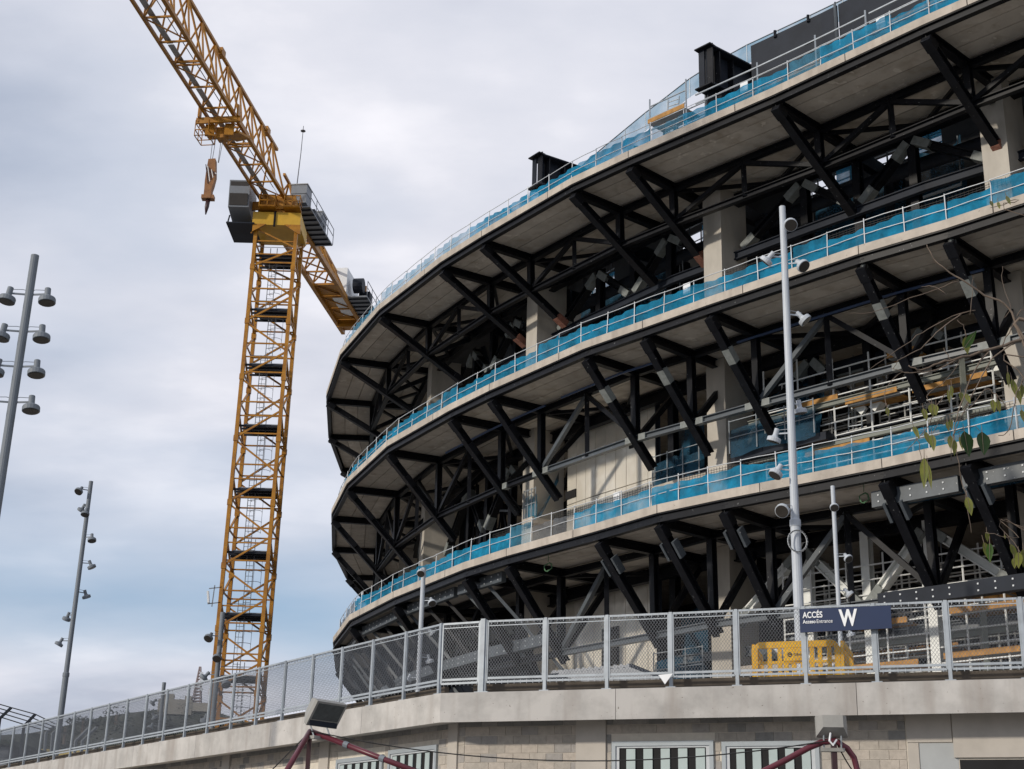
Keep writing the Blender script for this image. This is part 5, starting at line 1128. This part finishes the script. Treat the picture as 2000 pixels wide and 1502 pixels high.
def leaf(u, v, l, w_, ang, mt, yaw=.0, seed=0):
    # stem end at (u, v); l, w_ in photo pixels; ang = hanging direction in the picture, 0 = straight down
    rn = random.Random(int(u*13+v)); c = tp(u, v, TD+rn.uniform(-.05, .05)); sc_ = TD*1.09/2800; L = l*sc_; W = w_*sc_
    ax = (V((math.sin(ang), 0, -math.cos(ang))) + V((0, rn.uniform(-.3, .3), 0))).normalized(); sd_ = ax.cross(V((0, 1, 0))).normalized(); sd_ = (sd_+V((0, rn.uniform(-.5, .5), 0))).normalized(); nn = ax.cross(sd_)
    mb = MB(); P_ = []; prof_ = [(0, .0), (.06, .30), (.2, .82), (.38, 1.0), (.58, .84), (.78, .46), (.92, .15), (1, .0)]
    for t, r in prof_:
        for q in (-1, 0, 1): P_.append(c+ax*(L*t)+sd_*(q*r*W/2)+nn*(abs(q)*r*W*.16-.10*L*math.sin(t*3.1)*.5))
    mb.v = P_
    for i in range(len(prof_)-1):
        for k_ in (0, 1): a = i*3+k_; mb.f.append((a, a+1, a+4, a+3))
    lf = mb.build('leaf', mt, te, smooth=True)
    MB().tube([c-ax*L*.22+V((0, 0, .005)), c, c+ax*L*.9+nn*(-.02*L)], [.0006, .0008, .0003], 4).build('leaf_vein', 'bark', lf)
for u, v, l, w_, a, mt in [(1883, 842, 50, 30, .15, 'leaf_d'), (1918, 843, 50, 29, -.05, 'leaf_d'), (1883, 680, 50, 17, 2.5, 'leaf_g'), (1886, 657, 36, 17, .1, 'leaf_y'),
    (1805, 893, 60, 16, -.05, 'leaf_y'), (1812, 905, 52, 9, .05, 'leaf_y'), (1889, 970, 40, 15, .05, 'leaf_y'), (1820, 788, 28, 16, 0, 'leaf_y'), (1803, 797, 30, 11, .1, 'leaf_y'), (1828, 790, 24, 10, -.1, 'leaf_y'), (1732, 795, 22, 8, 0, 'leaf_y'),
    (1784, 832, 30, 10, .25, 'leaf_y'), (1806, 842, 34, 10, .3, 'leaf_y'), (1820, 848, 36, 13, 0, 'leaf_y'), (1856, 850, 28, 11, -.1, 'leaf_y'), (1864, 858, 32, 13, .0, 'leaf_y'), (1874, 852, 30, 10, .1, 'leaf_y'), (1850, 822, 24, 8, 0, 'leaf_y'), (1856, 818, 22, 8, .1, 'leaf_y'),
    (1876, 765, 26, 13, 0, 'leaf_y'), (1886, 768, 24, 9, .25, 'leaf_y'), (1852, 760, 30, 7, 0, 'leaf_y'), (1858, 752, 26, 7, 0, 'leaf_y'), (1938, 780, 26, 13, .1, 'leaf_y'), (1948, 780, 28, 10, .1, 'leaf_y'), (1976, 740, 44, 13, .1, 'leaf_y'), (1988, 760, 36, 13, 0, 'leaf_y'), (1968, 725, 36, 9, 0, 'leaf_y'), (1996, 750, 28, 12, 0, 'leaf_y'), (1995, 800, 30, 14, 0, 'leaf_y'),
    (1934, 392, 16, 7, .25, 'leaf_y'), (1949, 394, 18, 7, .1, 'leaf_y'), (1965, 382, 26, 9, .2, 'leaf_y'), (1927, 1038, 20, 11, .1, 'leaf_y'), (1921, 1058, 40, 15, .35, 'leaf_y'), (1933, 1060, 38, 13, -.1, 'leaf_g'), (1973, 1062, 34, 15, .45, 'leaf_y'), (1989, 1078, 30, 15, .0, 'leaf_y'), (1998, 1072, 34, 14, 0, 'leaf_y'), (1980, 1090, 22, 10, -.1, 'leaf_y'), (1962, 1045, 8, 4, 0, 'leaf_y')]:
    leaf(u, v, l, w_, a, mt)
for i in range(60):     # the rest of the crown, beyond the right edge of the photo
    a = random.uniform(0, 6.28); q = tr0+V((.25+random.uniform(.1, .9), random.uniform(-.6, .6), random.uniform(2.2, 4.4))); s_ = .035
    d_ = V((random.uniform(-.4, .4), random.uniform(-.4, .4), -1)).normalized(); e_ = d_.cross(V((math.cos(a), math.sin(a), 0))).normalized()
    MB().add([q, q+d_*s_+e_*s_*.6, q+d_*s_*2.2, q+d_*s_-e_*s_*.6], [(0, 1, 2, 3)]).build('leaf', 'leaf_y', te)
for i in range(8): z = 2.0+i*.3; MB().tube([tr0+V((0, 0, z)), tr0+V((.4, random.uniform(-.3, .3), z+.4)), tr0+V((.9, random.uniform(-.5, .5), z+.5))], [.012, .007, .002], 5).build('branch', 'bark', te)
